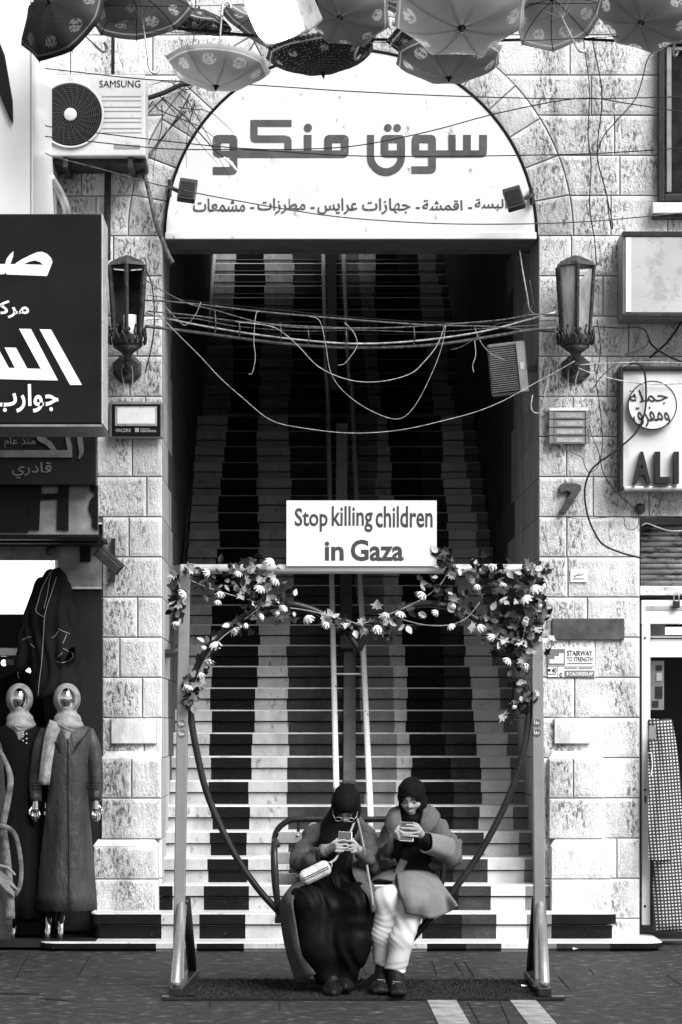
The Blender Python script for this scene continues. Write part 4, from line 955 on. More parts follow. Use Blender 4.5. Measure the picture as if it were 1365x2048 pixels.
# -- pipes and hoses on the left
def pipe(lab, pts, r, m, Y=.9): mb = MB(); mb.tube(smooth_pts([W(p[0], p[1], p[2] if len(p) > 2 else Y) for p in pts], 6), r, 10); return tag(mb.build('pipe', m, None, True), lab, 'pipe')
pipe('dark vertical pipe running behind the umbrellas at the top left', [(226, -60), (226, 148)], .012, M_dark)
pipe('dark drain pipe on the wall below the air conditioner', [(216, 320), (215, 425), (215, 520)], .022, M_dark, .92)
pipe('pale flexible hose hanging from the air conditioner along the sign edge', [(276, 330), (292, 360), (302, 400), (312, 445), (325, 480), (338, 512), (346, 526)], .016, M_cableg.copy(), .88).data.materials[0].node_tree.nodes['Principled BSDF'].inputs['Roughness'].default_value = .5
pipe('thick grey hose curving out behind the white sign box', [(100, 352, .5), (120, 385, .6), (132, 415, .65), (134, 440, .7)], .028, M_alu)
pipe('pipe elbow stub curving from the air conditioner to the arch', [(296, 196), (330, 184), (360, 170), (384, 166)], .016, M_dark)
# dried weeds rooted in the wall
rw = random.Random(5)
t = thing('dry_weeds', 'dead dry weeds growing out of the wall joints beside the air conditioner', 'plant', W(385, 170, .9))
mb = MB()
for i in range(15):
    p = W(rw.uniform(305, 390), rw.uniform(168, 230), .9); d = Vector((rw.uniform(-.25, .25), rw.uniform(-.15, -.02), rw.uniform(-.35, .12))); pts = [p]
    for j in range(5): d = d + Vector((rw.uniform(-.08, .08), rw.uniform(-.03, .03), rw.uniform(-.12, .04))); pts.append(pts[-1] + d * .32)
    mb.tube(pts, [.004, .0035, .003, .0025, .002, .001], 4)
mb.build('dry_stem', M_cable, t)
mb = MB(); mb.tube([W(325, 195, .85), W(370, 232, .8), W(430, 300, .7), W(452, 318, .65)], .005, 6); q = mb.build('long_stick', M_cable, t); mb = MB(); mb.tube([W(448, 314, .65), W(462, 326, .63), W(474, 341, .62)], [.006, .013, .007], 8); mb.build('bulb_tip', M_white, q, True)
# ------------------------------------------------------------------ swing frame with the heart, bench and sign
YS = -2.3
M_post = mat('brushed_frame_steel', .30, .4, metal=.4, var=.15, vs=5, stretch=(1, 1, .2), grain=.25, gs=220)
M_beam = mat('pale_beam_steel', .62, .35, metal=.3, var=.2, vs=6, stretch=(.1, 1, 6))
M_chrome = mat('polished_brace_steel', .62, .25, metal=.85, var=.15, vs=9)
M_hoop = mat('dark_hoop_steel', .03, .3, metal=.4, var=.3, vs=9)
M_slat = mat('greyed_wood_slat', .36, .7, var=.25, vs=6, stretch=(.3, 4, 4), grain=.2, gs=150)
M_stk = mat('grey_sticker', .09, .6)
fr_ = thing('heart_swing_frame', 'metal swing frame holding a big heart shaped hoop with a slatted bench hung inside', 'swing', W(715, 1985, YS))
for x0, y0, x1, y1 in ((370, 1140, 357, 1958), (1073, 1140, 1081, 1972)):
    a, b = W(x0, y0, YS), W(x1, y1, YS); b.z = .05; mb = MB(); d = (b - a).normalized()
    M = Matrix.Translation((a + b) / 2) @ d.to_track_quat('Z', 'Y').to_matrix().to_4x4(); L = (b - a).length / 2
    mb.box(-.031, .031, -.031, .031, -L, L, 0, M); mb.build('post', M_post, fr_, bevel=.006)
a, b = W(359, 1138, YS), W(1084, 1138, YS); mb = MB(); mb.tube([a, a + (b - a) * .004, b - (b - a) * .004, b], [.018, .026, .026, .018], 16); mb.build('beam', M_beam, fr_, True)
for xt, xf, xb in ((368, 352, 385), (1078, 1090, 1062)):
    sgn = -1 if xt < 700 else 1
    t0, f0 = W(xt + sgn * 4, 1808, YS - .06), W(xf, 1962, YS - .55); f0.z = .07
    mb = MB(); mb.tube([t0, t0.lerp(f0, .03), t0.lerp(f0, .97), f0], [.018, .029, .029, .02], 14); mb.build('front_brace', M_chrome, fr_, True)
    r0, r1 = W(xt - sgn * 4, 1800, YS + .05), W(xb, 1936, YS + .5); r1.z = .06
    mb = MB(); mb.tube([r0, r1], .027, 10); mb.build('rear_brace', M_hoop, fr_, True)
    p, q = W(xt, 1985, YS), None; mb = MB(); x = (f0.x + r1.x) / 2
    mb.add([], []); A, B = Vector((f0.x, f0.y - .03, .012)), Vector((r1.x, r1.y + .05, .012)); dd = (B - A); n_ = Vector((-dd.y, dd.x, 0)).normalized() * .035
    vs = [A - n_, B - n_, B + n_, A + n_]; mb.add(vs + [v + Vector((0, 0, .05)) for v in vs], [(0, 3, 2, 1), (4, 5, 6, 7), (0, 1, 5, 4), (1, 2, 6, 5), (2, 3, 7, 6), (3, 0, 4, 7)]); mb.build('base_runner', M_hoop, fr_, bevel=.006)
    mb = MB(); mb.box(A.x - .07, A.x + .10, A.y - .06, A.y + .05, .006, .02); mb.build('foot_plate', M_hoop, fr_)
HL = [(718, 1300), (700, 1274), (675, 1248), (640, 1226), (605, 1213), (573, 1209), (530, 1217), (490, 1234), (450, 1262), (415, 1298), (392, 1340), (381, 1385), (383, 1440), (394, 1505), (412, 1580), (440, 1650), (475, 1718), (515, 1776), (552, 1818), (610, 1880), (665, 1938), (705, 1979)]
HR = [(718, 1300), (735, 1270), (765, 1240), (800, 1220), (845, 1208), (890, 1212), (930, 1226), (965, 1246), (1000, 1276), (1030, 1320), (1050, 1365), (1058, 1410), (1054, 1465), (1043, 1520), (1022, 1585), (992, 1650), (955, 1715), (915, 1772), (868, 1828), (815, 1890), (765, 1940), (716, 1981)]
for P in (HL, HR):
    mb = MB(); mb.tube(smooth_pts([W(x, y, YS) for x, y in P], 4), .0185, 12); mb.build('heart_hoop', M_hoop, fr_, True)
YB = -2.12
bk = [(556, 1815), (549, 1760), (548, 1700), (553, 1665), (572, 1645), (600, 1639), (715, 1639), (845, 1641), (872, 1660), (879, 1700), (878, 1770), (872, 1820)]
mb = MB(); mb.tube(smooth_pts([W(x, y, YB) for x, y in bk], 5), .017, 10); mb.build('back_frame', M_hoop, fr_, True)
for x in (597, 840): mb = MB(); a, b = W(x, 1645, YB), W(x, 1830, YB); mb.box(a.x - .009, a.x + .009, YB - .006, YB + .006, b.z, a.z); mb.build('back_upright', M_hoop, fr_)
for y in (1664, 1705, 1747):
    mb = MB(); a, b = W(557, y, YB - .02), W(872, y + 23, YB - .02); mb.box(a.x, b.x, YB - .03, YB - .008, b.z, a.z); sl = mb.build('back_slat', M_slat, fr_, bevel=.004)
    mb = MB(); mb.lathe([(.009, 0), (.008, .005), (.003, .008)], W(596, y + 7, YB - .031), 10, 0, Matrix.Rotation(R(90), 3, 'X')); mb.build('bolt', M_alu, sl, True)
for i in range(5):
    y0 = -2.56 + i * .085; mb = MB(); mb.box(W(560, 0, YS).x, W(872, 0, YS).x, y0, y0 + .07, .405, .428); mb.build('seat_slat', M_slat, fr_, bevel=.004)
for sg_, xa, xb, ln in ((0, 556, 551, .36), (1, 876, 886, .12)):
    mb = MB(); mb.tube(smooth_pts([W(xa, 1690, YB), W(xb, 1682, YB - ln * .3), W(xb - 2, 1690, YB - ln * .8), W(xb, 1740, YB - ln), W(xa, 1822, YB - ln)], 5), .017, 10); mb.build('armrest', M_hoop, fr_, True)
    x = W(xa, 0, YS).x; mb = MB(); mb.box(x - .015, x + .015, -2.57, YB, .38, .404); mb.build('seat_rail', M_hoop, fr_)
for x, lab in ((364, 0), (1075, 0)):
    for y in (1448, 1468) if x < 700 else (1446, 1466):
        mb = MB(); mb.lathe([(.021, 0), (.021, .001)], W(x, y, YS - .033), 16, 0, Matrix.Rotation(R(90), 3, 'X')); q = mb.build('round_sticker', M_stk, fr_)
        mb = MB(); letter_into(mb, arabic('هلا'), x - 6, y - 4, x + 6, y + 3, YS - .0365, 0, .01, .001); mb.build('sticker_lettering', M_white, q)
t = thing('protest_sign', 'white board on the swing beam reading Stop killing children in Gaza', 'sign', W(724, 1132, YS - .03))
mb = MB(); lbox(mb, 573.5, 1001, 874, 1132, YS - .045, YS - .033); mb.build('board', mat('matt_white_board', .70, .6, var=.02), t)
mb = MB(); M_pr = mat('protest_lettering', .05, .6, var=.1)
for wd, x0, y0, x1, y1 in (('Stop', 590, 1016, 656, 1063), ('killing', 664, 1012, 746, 1064), ('children', 752, 1012, 866, 1055), ('in', 650, 1083, 688, 1121), ('Gaza', 702, 1079, 808, 1122)):
    letter_into(mb, wd, x0, y0, x1, y1, YS - .0475, 0, .016 if wd in ('Stop', 'killing', 'children') else .026, .002)
mb.build('lettering', M_pr, t)

# -- turf mat
M_turf = mat('dark_artificial_turf', .022, .95, var=.6, vs=60, grain=.5, gs=300)
mb = MB(); rt = random.Random(2); k0 = 0
X0, X1, Ya, Yb = W(378, 1985, -2.6).x, W(1078, 1985, -2.6).x, -2.93, -1.9
mb.box(X0 - .06, X1 + .03, Ya, Yb, .005, .02)
for i in range(9000):
    x, y = rt.uniform(X0 - .06, X1 + .03), rt.uniform(Ya, Yb); a = rt.uniform(0, 6.28); h = rt.uniform(.005, .014); dx, dy = math.cos(a) * .004, math.sin(a) * .004
    mb.add([(x - dx, y - dy, .019), (x + dx, y + dy, .019), (x + rt.uniform(-.012, .012), y + rt.uniform(-.012, .012), .019 + h)], [(0, 1, 2)])
tag(mb.build('turf_mat', M_turf, None, fix=False), 'dark strip of artificial turf lying under the heart swing', 'mat')
def scrap(lab, x, y, w_, h_): 
    p = Vector(G(x, y)); k = (p.y - CAMY) / FPX; mb = MB(); mb.add([(p.x - w_ * k / 2, p.y, .024), (p.x + w_ * k / 2, p.y + .01, .03), (p.x + w_ * k / 2.2, p.y + h_, .026), (p.x - w_ * k / 2.1, p.y + h_, .034)], [(0, 1, 2, 3)]); tag(mb.build('paper_scrap', M_white, None, fix=False), lab, 'litter')
scrap('white paper scrap on the turf mat by the right foot of the swing', 1051, 1983, 14, .04); scrap('small white scrap on the paving in front of the lowest stair', 1153, 1907, 12, .03)

# ------------------------------------------------------------------ flower garlands
M_lf = [mat('dark_leaf', .010, .45, var=.5, vs=30), mat('mid_leaf', .07, .5, var=.5, vs=30), mat('pale_leaf', .36, .6, var=.35, vs=30)]
M_pet = mat('white_petal', .66, .7, var=.3, vs=38); M_stem = mat('pale_vine', .3, .7, var=.3)
rg = random.Random(21)
def leaf(mb, p, kind, size, m):
    q = Euler((rg.uniform(-1., .5), rg.uniform(-.6, .6), rg.uniform(0, 6.28))).to_matrix(); face = Matrix.Rotation(R(90), 3, 'X'); b = rg.uniform(-.25, .35)
    if kind == 0: out = [(0, -.1), (.22, .1), (.62, .0), (.45, .3), (.85, .55), (.42, .6), (.3, .8), (0, 1.15), (-.3, .8), (-.42, .6), (-.85, .55), (-.45, .3), (-.62, 0), (-.22, .1)]
    else: out = [(0, 0), (.26, .2), (.36, .5), (.22, .85), (0, 1.15), (-.22, .85), (-.36, .5), (-.26, .2)]
    rz = Matrix.Rotation(rg.uniform(-3.14, 3.14), 3, 'Z'); tilt = Euler((rg.uniform(-.9, .9), rg.uniform(-.9, .9), 0)).to_matrix()
    vs = [p + face @ (tilt @ (rz @ Vector((x * size, y * size, (b * x * x * 1.6 - .25 * y * y * b * 2) * size)))) for x, y in out]
    c = p + face @ (tilt @ (rz @ Vector((0, .45 * size, -.06 * size)))); n = len(vs)
    mb.add(vs + [c], [(i, (i + 1) % n, n) for i in range(n)], m)
def make_flower():
    mb = MB()
    for ly, (np_, rr, dr, sz) in enumerate(((9, .5, .9, 1.), (8, .3, 1.1, .85), (6, .12, 1.15, .6))):
        for i in range(np_):
            a = 2 * math.pi * i / np_ + ly * .35; ca, sa = math.cos(a), math.sin(a); L = []
            for s, w_ in ((0, .08), (.35, .2), (.7, .2), (1., .03)):
                r = (s * .032 * (rr + .5)) * sz; z = -s * s * .026 * dr * sz - .006 * ly
                for u in (-1, 1): L.append(Vector((r * ca - u * w_ * .03 * sa, r * sa + u * w_ * .03 * ca, z)))
            mb.add(L, [(0, 1, 3, 2), (2, 3, 5, 4), (4, 5, 7, 6)])
    return mb
def garland(label, vines, flowers, dense, nl):
    p0 = W(*dense[0][:2], YS - .04); t = thing('flower_garland', label, 'garland', p0, 'artificial flower garlands on the heart swing')
    mb = MB()
    for v in vines: mb.tube(smooth_pts([W(x, y, YS - .05 - .012 * (i % 3)) for i, (x, y) in enumerate(v)], 5), .0026, 5)
    mb.build('vine', M_stem, t, True); mb = MB()
    for i in range(nl):
        x0, y0, x1, y1, r = dense[rg.randrange(len(dense))]; s = rg.random()
        x, y = x0 + (x1 - x0) * s + rg.gauss(0, r), y0 + (y1 - y0) * s + rg.gauss(0, r)
        leaf(mb, W(x, y, YS - rg.uniform(.03, .10)), rg.choice((0, 1, 1)), rg.uniform(.028, .052), rg.choice((0, 0, 0, 0, 1, 1, 2, 2)))
    mb.build('leaves', M_lf, t, fix=False)
    proto = None
    for x, y in flowers:
        loc = W(x, y, YS - rg.uniform(.09, .12)) - wloc(t)
        if proto is None: fl = proto = make_flower().build('flower', M_pet, None, True, fix=False, origin=(0, 0, 0)); fl.parent = t
        else: fl = proto.copy(); COL.objects.link(fl); fl.parent = t
        fl.location = loc; fl.rotation_euler = (rg.uniform(-1.3, .1), rg.uniform(-.6, .6), rg.uniform(0, 6.28)); q = rg.uniform(.75, 1.3); fl.scale = (q, q * rg.uniform(.7, 1.1), q * rg.uniform(.8, 1.3))
garland('sparser flower garland on the left half of the heart and beam', [
    [(345, 1140), (380, 1160), (430, 1180), (500, 1200), (560, 1213), (620, 1222), (690, 1240), (720, 1250)], [(560, 1130), (540, 1150), (520, 1165), (490, 1185), (480, 1200)], [(350, 1145), (362, 1190), (352, 1235), (368, 1265)], [(520, 1215), (470, 1255), (430, 1290), (400, 1340), (382, 1400)]],
    [(346, 1146), (372, 1186), (352, 1243), (420, 1143), (441, 1183), (437, 1200), (478, 1142), (554, 1158), (523, 1172), (566, 1213), (528, 1232), (550, 1227), (467, 1258), (492, 1246), (404, 1293), (430, 1286), (402, 1345), (379, 1371), (655, 1244), (545, 1120), (418, 1320), (612, 1232)],
    [(360, 1150, 470, 1160, 12), (470, 1140, 560, 1130, 13), (380, 1165, 560, 1200, 15), (560, 1165, 575, 1235, 9), (540, 1215, 450, 1265, 11), (440, 1270, 385, 1370, 12), (385, 1370, 378, 1408, 8), (352, 1150, 358, 1250, 6), (500, 1165, 530, 1210, 14), (640, 1232, 715, 1262, 5), (470, 1150, 560, 1190, 14)], 310)
garland('thick flower garland heaped over the right corner of the swing frame', [
    [(720, 1250), (760, 1235), (800, 1220), (850, 1195), (882, 1168), (898, 1140)], [(790, 1235), (850, 1250), (900, 1250), (935, 1235), (960, 1205)], [(1080, 1130), (1060, 1200), (1050, 1260), (1040, 1330), (1055, 1400)]],
    [(958, 1169), (848, 1185), (1008, 1166), (1052, 1134), (1069, 1172), (1051, 1194), (909, 1209), (845, 1227), (876, 1222), (803, 1223), (775, 1226), (900, 1249), (958, 1249), (989, 1270), (1020, 1318), (730, 1258), (987, 1128), (1026, 1412), (1054, 1328), (1078, 1210), (905, 1148), (756, 1250), (1043, 1240), (1000, 1200)],
    [(930, 1140, 1080, 1140, 10), (930, 1165, 1080, 1180, 17), (1000, 1180, 1080, 1230, 16), (1000, 1260, 1040, 1330, 13), (1040, 1250, 1075, 1290, 13), (860, 1160, 930, 1230, 14), (730, 1260, 850, 1225, 12), (1030, 1320, 1058, 1400, 9), (960, 1225, 1010, 1280, 13), (886, 1108, 900, 1146, 5), (1065, 1140, 1085, 1240, 9), (1045, 1400, 1025, 1440, 9)], 440)

# ------------------------------------------------------------------ umbrellas hung over the street
def canopy_mat(name, base, mark, polka=False):
    m = bpy.data.materials.new(name); m.use_nodes = True; n, l = m.node_tree.nodes, m.node_tree.links; b = n['Principled BSDF']; b.inputs['Roughness'].default_value = .6
    uv = n.new('ShaderNodeUVMap'); sp = n.new('ShaderNodeSeparateXYZ'); l.new(uv.outputs[0], sp.inputs[0])
    def M(op, a, c=None):
        q = n.new('ShaderNodeMath'); q.operation = op
        for i, s in ((0, a), (1, c)):
            if s is None: continue
            if isinstance(s, (int, float)): q.inputs[i].default_value = s
            else: l.new(s, q.inputs[i])
        return q.outputs[0]
    u, v = sp.outputs[0], sp.outputs[1]
    stripe = M('MULTIPLY', M('GREATER_THAN', v, .87), M('LESS_THAN', v, .905))
    nz = n.new('ShaderNodeTexNoise'); nz.inputs['Scale'].default_value = 16; nz.inputs['Detail'].default_value = 1; nz.noise_dimensions = '4D'; oi = n.new('ShaderNodeObjectInfo'); mw_ = n.new('ShaderNodeMath'); mw_.operation = 'MULTIPLY'; mw_.inputs[1].default_value = 50; l.new(oi.outputs['Random'], mw_.inputs[0]); l.new(mw_.outputs[0], nz.inputs['W']); l.new(uv.outputs[0], nz.inputs['Vector'])
    if polka:
        vo = n.new('ShaderNodeTexVoronoi'); vo.inputs['Scale'].default_value = 9; vo.inputs['Randomness'].default_value = .25; mp = n.new('ShaderNodeMapping'); mp.inputs['Scale'].default_value = (1, 1.6, 1)
        l.new(uv.outputs[0], mp.inputs[0]); l.new(mp.outputs[0], vo.inputs['Vector']); pat = M('LESS_THAN', vo.outputs['Distance'], .2)
    else: pat = 0.
    def disc(cu, cv, r):
        du, dv = M('SUBTRACT', M('FRACT', u), cu), M('MULTIPLY', M('SUBTRACT', v, cv), 1.9); return M('LESS_THAN', M('SQRT', M('ADD', M('MULTIPLY', du, du), M('MULTIPLY', dv, dv))), r)
    med = M('MULTIPLY', disc(.5, .68, .23 if not polka else .14), M('GREATER_THAN', nz.outputs[0], .46)); pat = M('MAXIMUM', M('MAXIMUM', pat, med), stripe)
    mx = n.new('ShaderNodeMix'); mx.data_type = 'RGBA'; mx.inputs[6].default_value = (base,) * 3 + (1,); mx.inputs[7].default_value = (mark,) * 3 + (1,); l.new(pat, mx.inputs[0]); l.new(mx.outputs[2], b.inputs['Base Color'])
    tr = n.new('ShaderNodeBsdfTranslucent'); l.new(mx.outputs[2], tr.inputs[0]); ms = n.new('ShaderNodeMixShader'); ms.inputs[0].default_value = .6
    l.new(b.outputs[0], ms.inputs[1]); l.new(tr.outputs[0], ms.inputs[2]); l.new(ms.outputs[0], n['Material Output'].inputs[0]); return m
C_med = canopy_mat('grey_printed_nylon', .36, .85); C_lt = canopy_mat('pale_printed_nylon', .58, .9); C_pk = canopy_mat('dark_dotted_nylon', .07, .6, True); C_dk = canopy_mat('dark_printed_nylon', .05, .3)
def make_umbrella():
    t = thing('hanging_umbrella', 'x', 'umbrella', (0, 0, 0), 'printed umbrellas hung over the street'); Rr, H = .31, .13
    vs, fs, uvs = [], [], []; NR, NA = 7, 5
    for i in range(NR + 1):
        s = i / NR
        for j in range(8 * NA):
            w_ = (j % NA) / NA; sag = 1 - (.10 * math.sin(math.pi * w_)) * s * s; a = 2 * math.pi * j / (8 * NA); th = s * 1.15
            r = Rr * math.sin(th) / math.sin(1.15) * sag; z = H * (math.cos(th) - math.cos(1.15)) / (1 - math.cos(1.15)) - .012 * math.sin(math.pi * w_) * s; vs.append((r * math.cos(a), r * math.sin(a), z)); uvs.append((j / NA, s))
    N = 8 * NA; luv = []
    for i in range(NR):
        for j in range(N):
            j2 = (j + 1) % N; fs.append((i * N + j, i * N + j2, (i + 1) * N + j2, (i + 1) * N + j))
            u0, u1 = j / NA, (j + 1) / NA; luv += [(u0, i / NR), (u1, i / NR), (u1, (i + 1) / NR), (u0, (i + 1) / NR)]
    me = bpy.data.meshes.new('canopy'); me.from_pydata(vs, [], fs); ul = me.uv_layers.new(name='UVMap'); ul.data.foreach_set('uv', [c for q in luv for c in q]); me.polygons.foreach_set('use_smooth', [True] * len(fs)); me.materials.append(C_med)
    o = bpy.data.objects.new('canopy', me); COL.objects.link(o); o.parent = t; sd_ = o.modifiers.new('thick', 'SOLIDIFY'); sd_.thickness = .0015
    for k in range(8):
        a = math.pi * 2 * k / 8; mb = MB(); mb.tube([Vector((Rr * math.sin(s * 1.15) / math.sin(1.15) * math.cos(a), Rr * math.sin(s * 1.15) / math.sin(1.15) * math.sin(a), H * (math.cos(s * 1.15) - math.cos(1.15)) / (1 - math.cos(1.15)) - .004)) for s in (.02, .2, .4, .6, .8, 1.02)], .0026, 5); mb.build('rib', M_dark, t)
        mb = MB(); mb.tube([(0, 0, -.05), (.16 * math.cos(a), .16 * math.sin(a), H * .72)], .002, 4); mb.build('stretcher', M_alu, t)
    mb = MB(); mb.tube([(0, 0, H + .035), (0, 0, H), (0, 0, -.30)], [.003, .005, .005], 8); mb.build('shaft', M_alu, t)
    mb = MB(); mb.tube(smooth_pts([(0, 0, -.29), (0, 0, -.35), (.008, 0, -.375), (.028, 0, -.385), (.045, 0, -.37), (.05, 0, -.345)], 5), .008, 8); mb.build('handle', M_pW if False else M_alu, t, True)
    mb = MB(); mb.lathe([(.02, H - .002), (.012, H + .008), (.004, H + .03)], (0, 0, 0), 10); mb.build('tip_cap', M_black, t)
    return t
up0 = make_umbrella()
UM = [  # photo x, y, depth, size, rotation (deg), cloth, handle, label
 (128, 52, -1.6, 1.0, (30, -62, 20), C_dk, 0, 'dark printed umbrella hanging on its side at the far upper left corner'),
 (283, 48, -1.4, 1.0, (-16, -6, 10), C_med, 1, 'upright grey umbrella above the air conditioner, showing its printed rim'),
 (392, 72, -1.0, .72, (6, 8, 30), C_pk, 1, 'flat dark dotted umbrella between the two grey printed ones at upper left'),
 (436, 150, -1.7, .98, (172, 6, 12), C_lt, 0, 'pale printed umbrella turned upside down at the left shoulder of the arch'),
 (520, 88, -1.1, .9, (20, 25, 40), C_med, 0, 'grey printed umbrella half hidden by the glaring street lamp'),
 (642, 118, -1.9, 1.05, (176, -4, 25), C_pk, 0, 'dark dotted umbrella turned upside down at the crown of the arch'),
 (690, 34, -2.4, .85, (140, 24, 5), C_med, 0, 'grey printed umbrella tilted right behind the lamp bracket'),
 (765, 14, -2.2, .95, (24, 10, 60), C_med, 1, 'grey printed umbrella at the top edge with its hooked handle hanging over the arch'),
 (922, 34, -2.6, 1.22, (150, 12, 20), C_lt, 0, 'largest pale umbrella, upside down at the top right of the arch'),
 (890, 92, -1.7, 1.08, (168, -6, 0), C_pk, 0, 'dark dotted umbrella nested inside the lower grey one at right'),
 (898, 132, -2.0, 1.0, (170, 4, 22), C_med, 0, 'lowest grey printed umbrella, upside down over the right shoulder of the arch'),
 (1120, 46, -1.5, .92, (-38, -10, 12), C_lt, 1, 'pale printed umbrella opened toward the street right of the arch'),
 (1215, 12, -1.2, .8, (30, 20, 50), C_pk, 1, 'small dark dotted umbrella at the top edge near the right window'),
 (1292, 40, -2.0, .95, (148, 30, 15), C_med, 0, 'grey printed umbrella tipped over at the upper right corner'),
 (1362, 12, -1.5, .9, (20, -15, 45), C_pk, 0, 'dark dotted umbrella cut by the upper right corner of the view'),
 (600, 12, -1.3, .8, (25, -20, 15), C_lt, 0, 'pale umbrella at the top edge, just right of the glaring lamp'),
 (850, 8, -1.3, .9, (15, 12, 30), C_pk, 0, 'dark dotted umbrella behind the largest pale one at the top edge'),
 (1030, 4, -1.4, .85, (160, -20, 30), C_med, 0, 'grey umbrella at the top edge between the two biggest pale ones'),
 (205, 10, -1.3, .85, (160, 25, 10), C_med, 0, 'grey umbrella at the top edge behind the dark one at left'),
]
for i, (x, y, Y, sc, rot, cm, hd, lab) in enumerate(UM):
    u = up0 if i == 0 else copy_tree(up0)
    u.location = W(x, y - 22, Y); u.rotation_euler = [R(q) for q in rot]; u.scale = (sc, sc, sc); u['label'] = lab
    for ch in u.children:
        if ch.name.startswith('canopy'): ch.material_slots[0].link = 'OBJECT'; ch.material_slots[0].material = cm
# -- glaring street flood lamp
t = thing('street_flood_lamp', 'box shaped street flood lamp glaring white among the umbrellas at the top', 'street lamp', W(560, 40, -3.4))
Mt = Matrix.Translation(W(548, 22, -3.4)) @ Matrix.Rotation(R(-26), 4, 'Z') @ Matrix.Rotation(R(30), 4, 'X') @ Matrix.Rotation(R(-12), 4, 'Y'); k = (-3.4 - CAMY) / FPX
mb = MB(); mb.box(-56 * k, 56 * k, 0, 80 * k, -64 * k, 64 * k, 0, Mt); mb.build('housing', M_alu, t, bevel=.02, seg=4)
mb = MB(); rings = []
for i in range(8):
    q = i / 7 * math.pi / 2; sc = math.sin(q); rings.append([Mt @ Vector((52 * k * sc * math.copysign(abs(math.cos(a)) ** .6, math.cos(a)), -(4 + 26 * math.cos(q)) * k, 60 * k * sc * math.copysign(abs(math.sin(a)) ** .6, math.sin(a)))) for a in [j * math.pi / 16 for j in range(32)]])
mb.loft(rings[1:]); mb.build('lit_diffuser', mat('glaring_diffuser', .9, .4, emit=9.), t, True)
mb = MB(); mb.tube([W(600, 50, -3.2), W(622, 34, -3.2), W(625, -10, -3.2), W(625, -60, -3.2)], .03, 8); mb.build('bracket', M_black, t, True)

# ------------------------------------------------------------------ cables
GC = 'cables strung across the street front'
cable('thick black power cable sagging below the umbrellas across the whole facade', [(60, 18), (82, 23), (256, 46), (436, 64), (560, 74), (700, 77), (918, 81), (1140, 77), (1254, 80), (1365, 63), (1420, 52)], -1.1, .011, M_cable, GC)
cable('thin dark cable just above the air conditioner, running to the right window', [(90, 136), (115, 139), (290, 158), (436, 165), (565, 173), (700, 182), (920, 192), (1170, 197), (1420, 191)], -.4, .0045, M_cable, GC)
cable('dark cable sagging over the large sign lettering and climbing to the right', [(90, 250), (115, 255), (300, 278), (480, 296), (600, 298), (720, 290), (860, 262), (1000, 225), (1160, 196), (1260, 207), (1420, 232)], -.2, .0045, M_cable, GC)
cable('dark cable drawn straight across the lower edge of the large lettering', [(90, 272), (115, 275), (330, 297), (500, 299), (700, 311), (900, 312), (1050, 310), (1200, 306), (1420, 292)], -.3, .0045, M_cable, GC)
cable('pale cable sloping down from the white sign box to the small lettering', [(90, 306), (115, 315), (210, 340), (300, 365), (390, 385), (480, 402), (650, 430), (800, 443), (960, 448), (1170, 443), (1420, 420)], -.3, .0048, M_cableg, GC)
for lab, pts, Y in (('thin wire carrying the umbrellas at the very top of the view', [(60, 4), (300, 12), (560, 8), (850, 14), (1120, 6), (1420, 12)], -1.5), ('second thin umbrella wire just under the thick power cable', [(60, 40), (260, 58), (520, 74), (760, 84), (1000, 82), (1200, 74), (1420, 60)], -1.9)):
    cable(lab, pts, Y, .0028, M_cable, GC)
GW = 'cables running up and down the right pier'
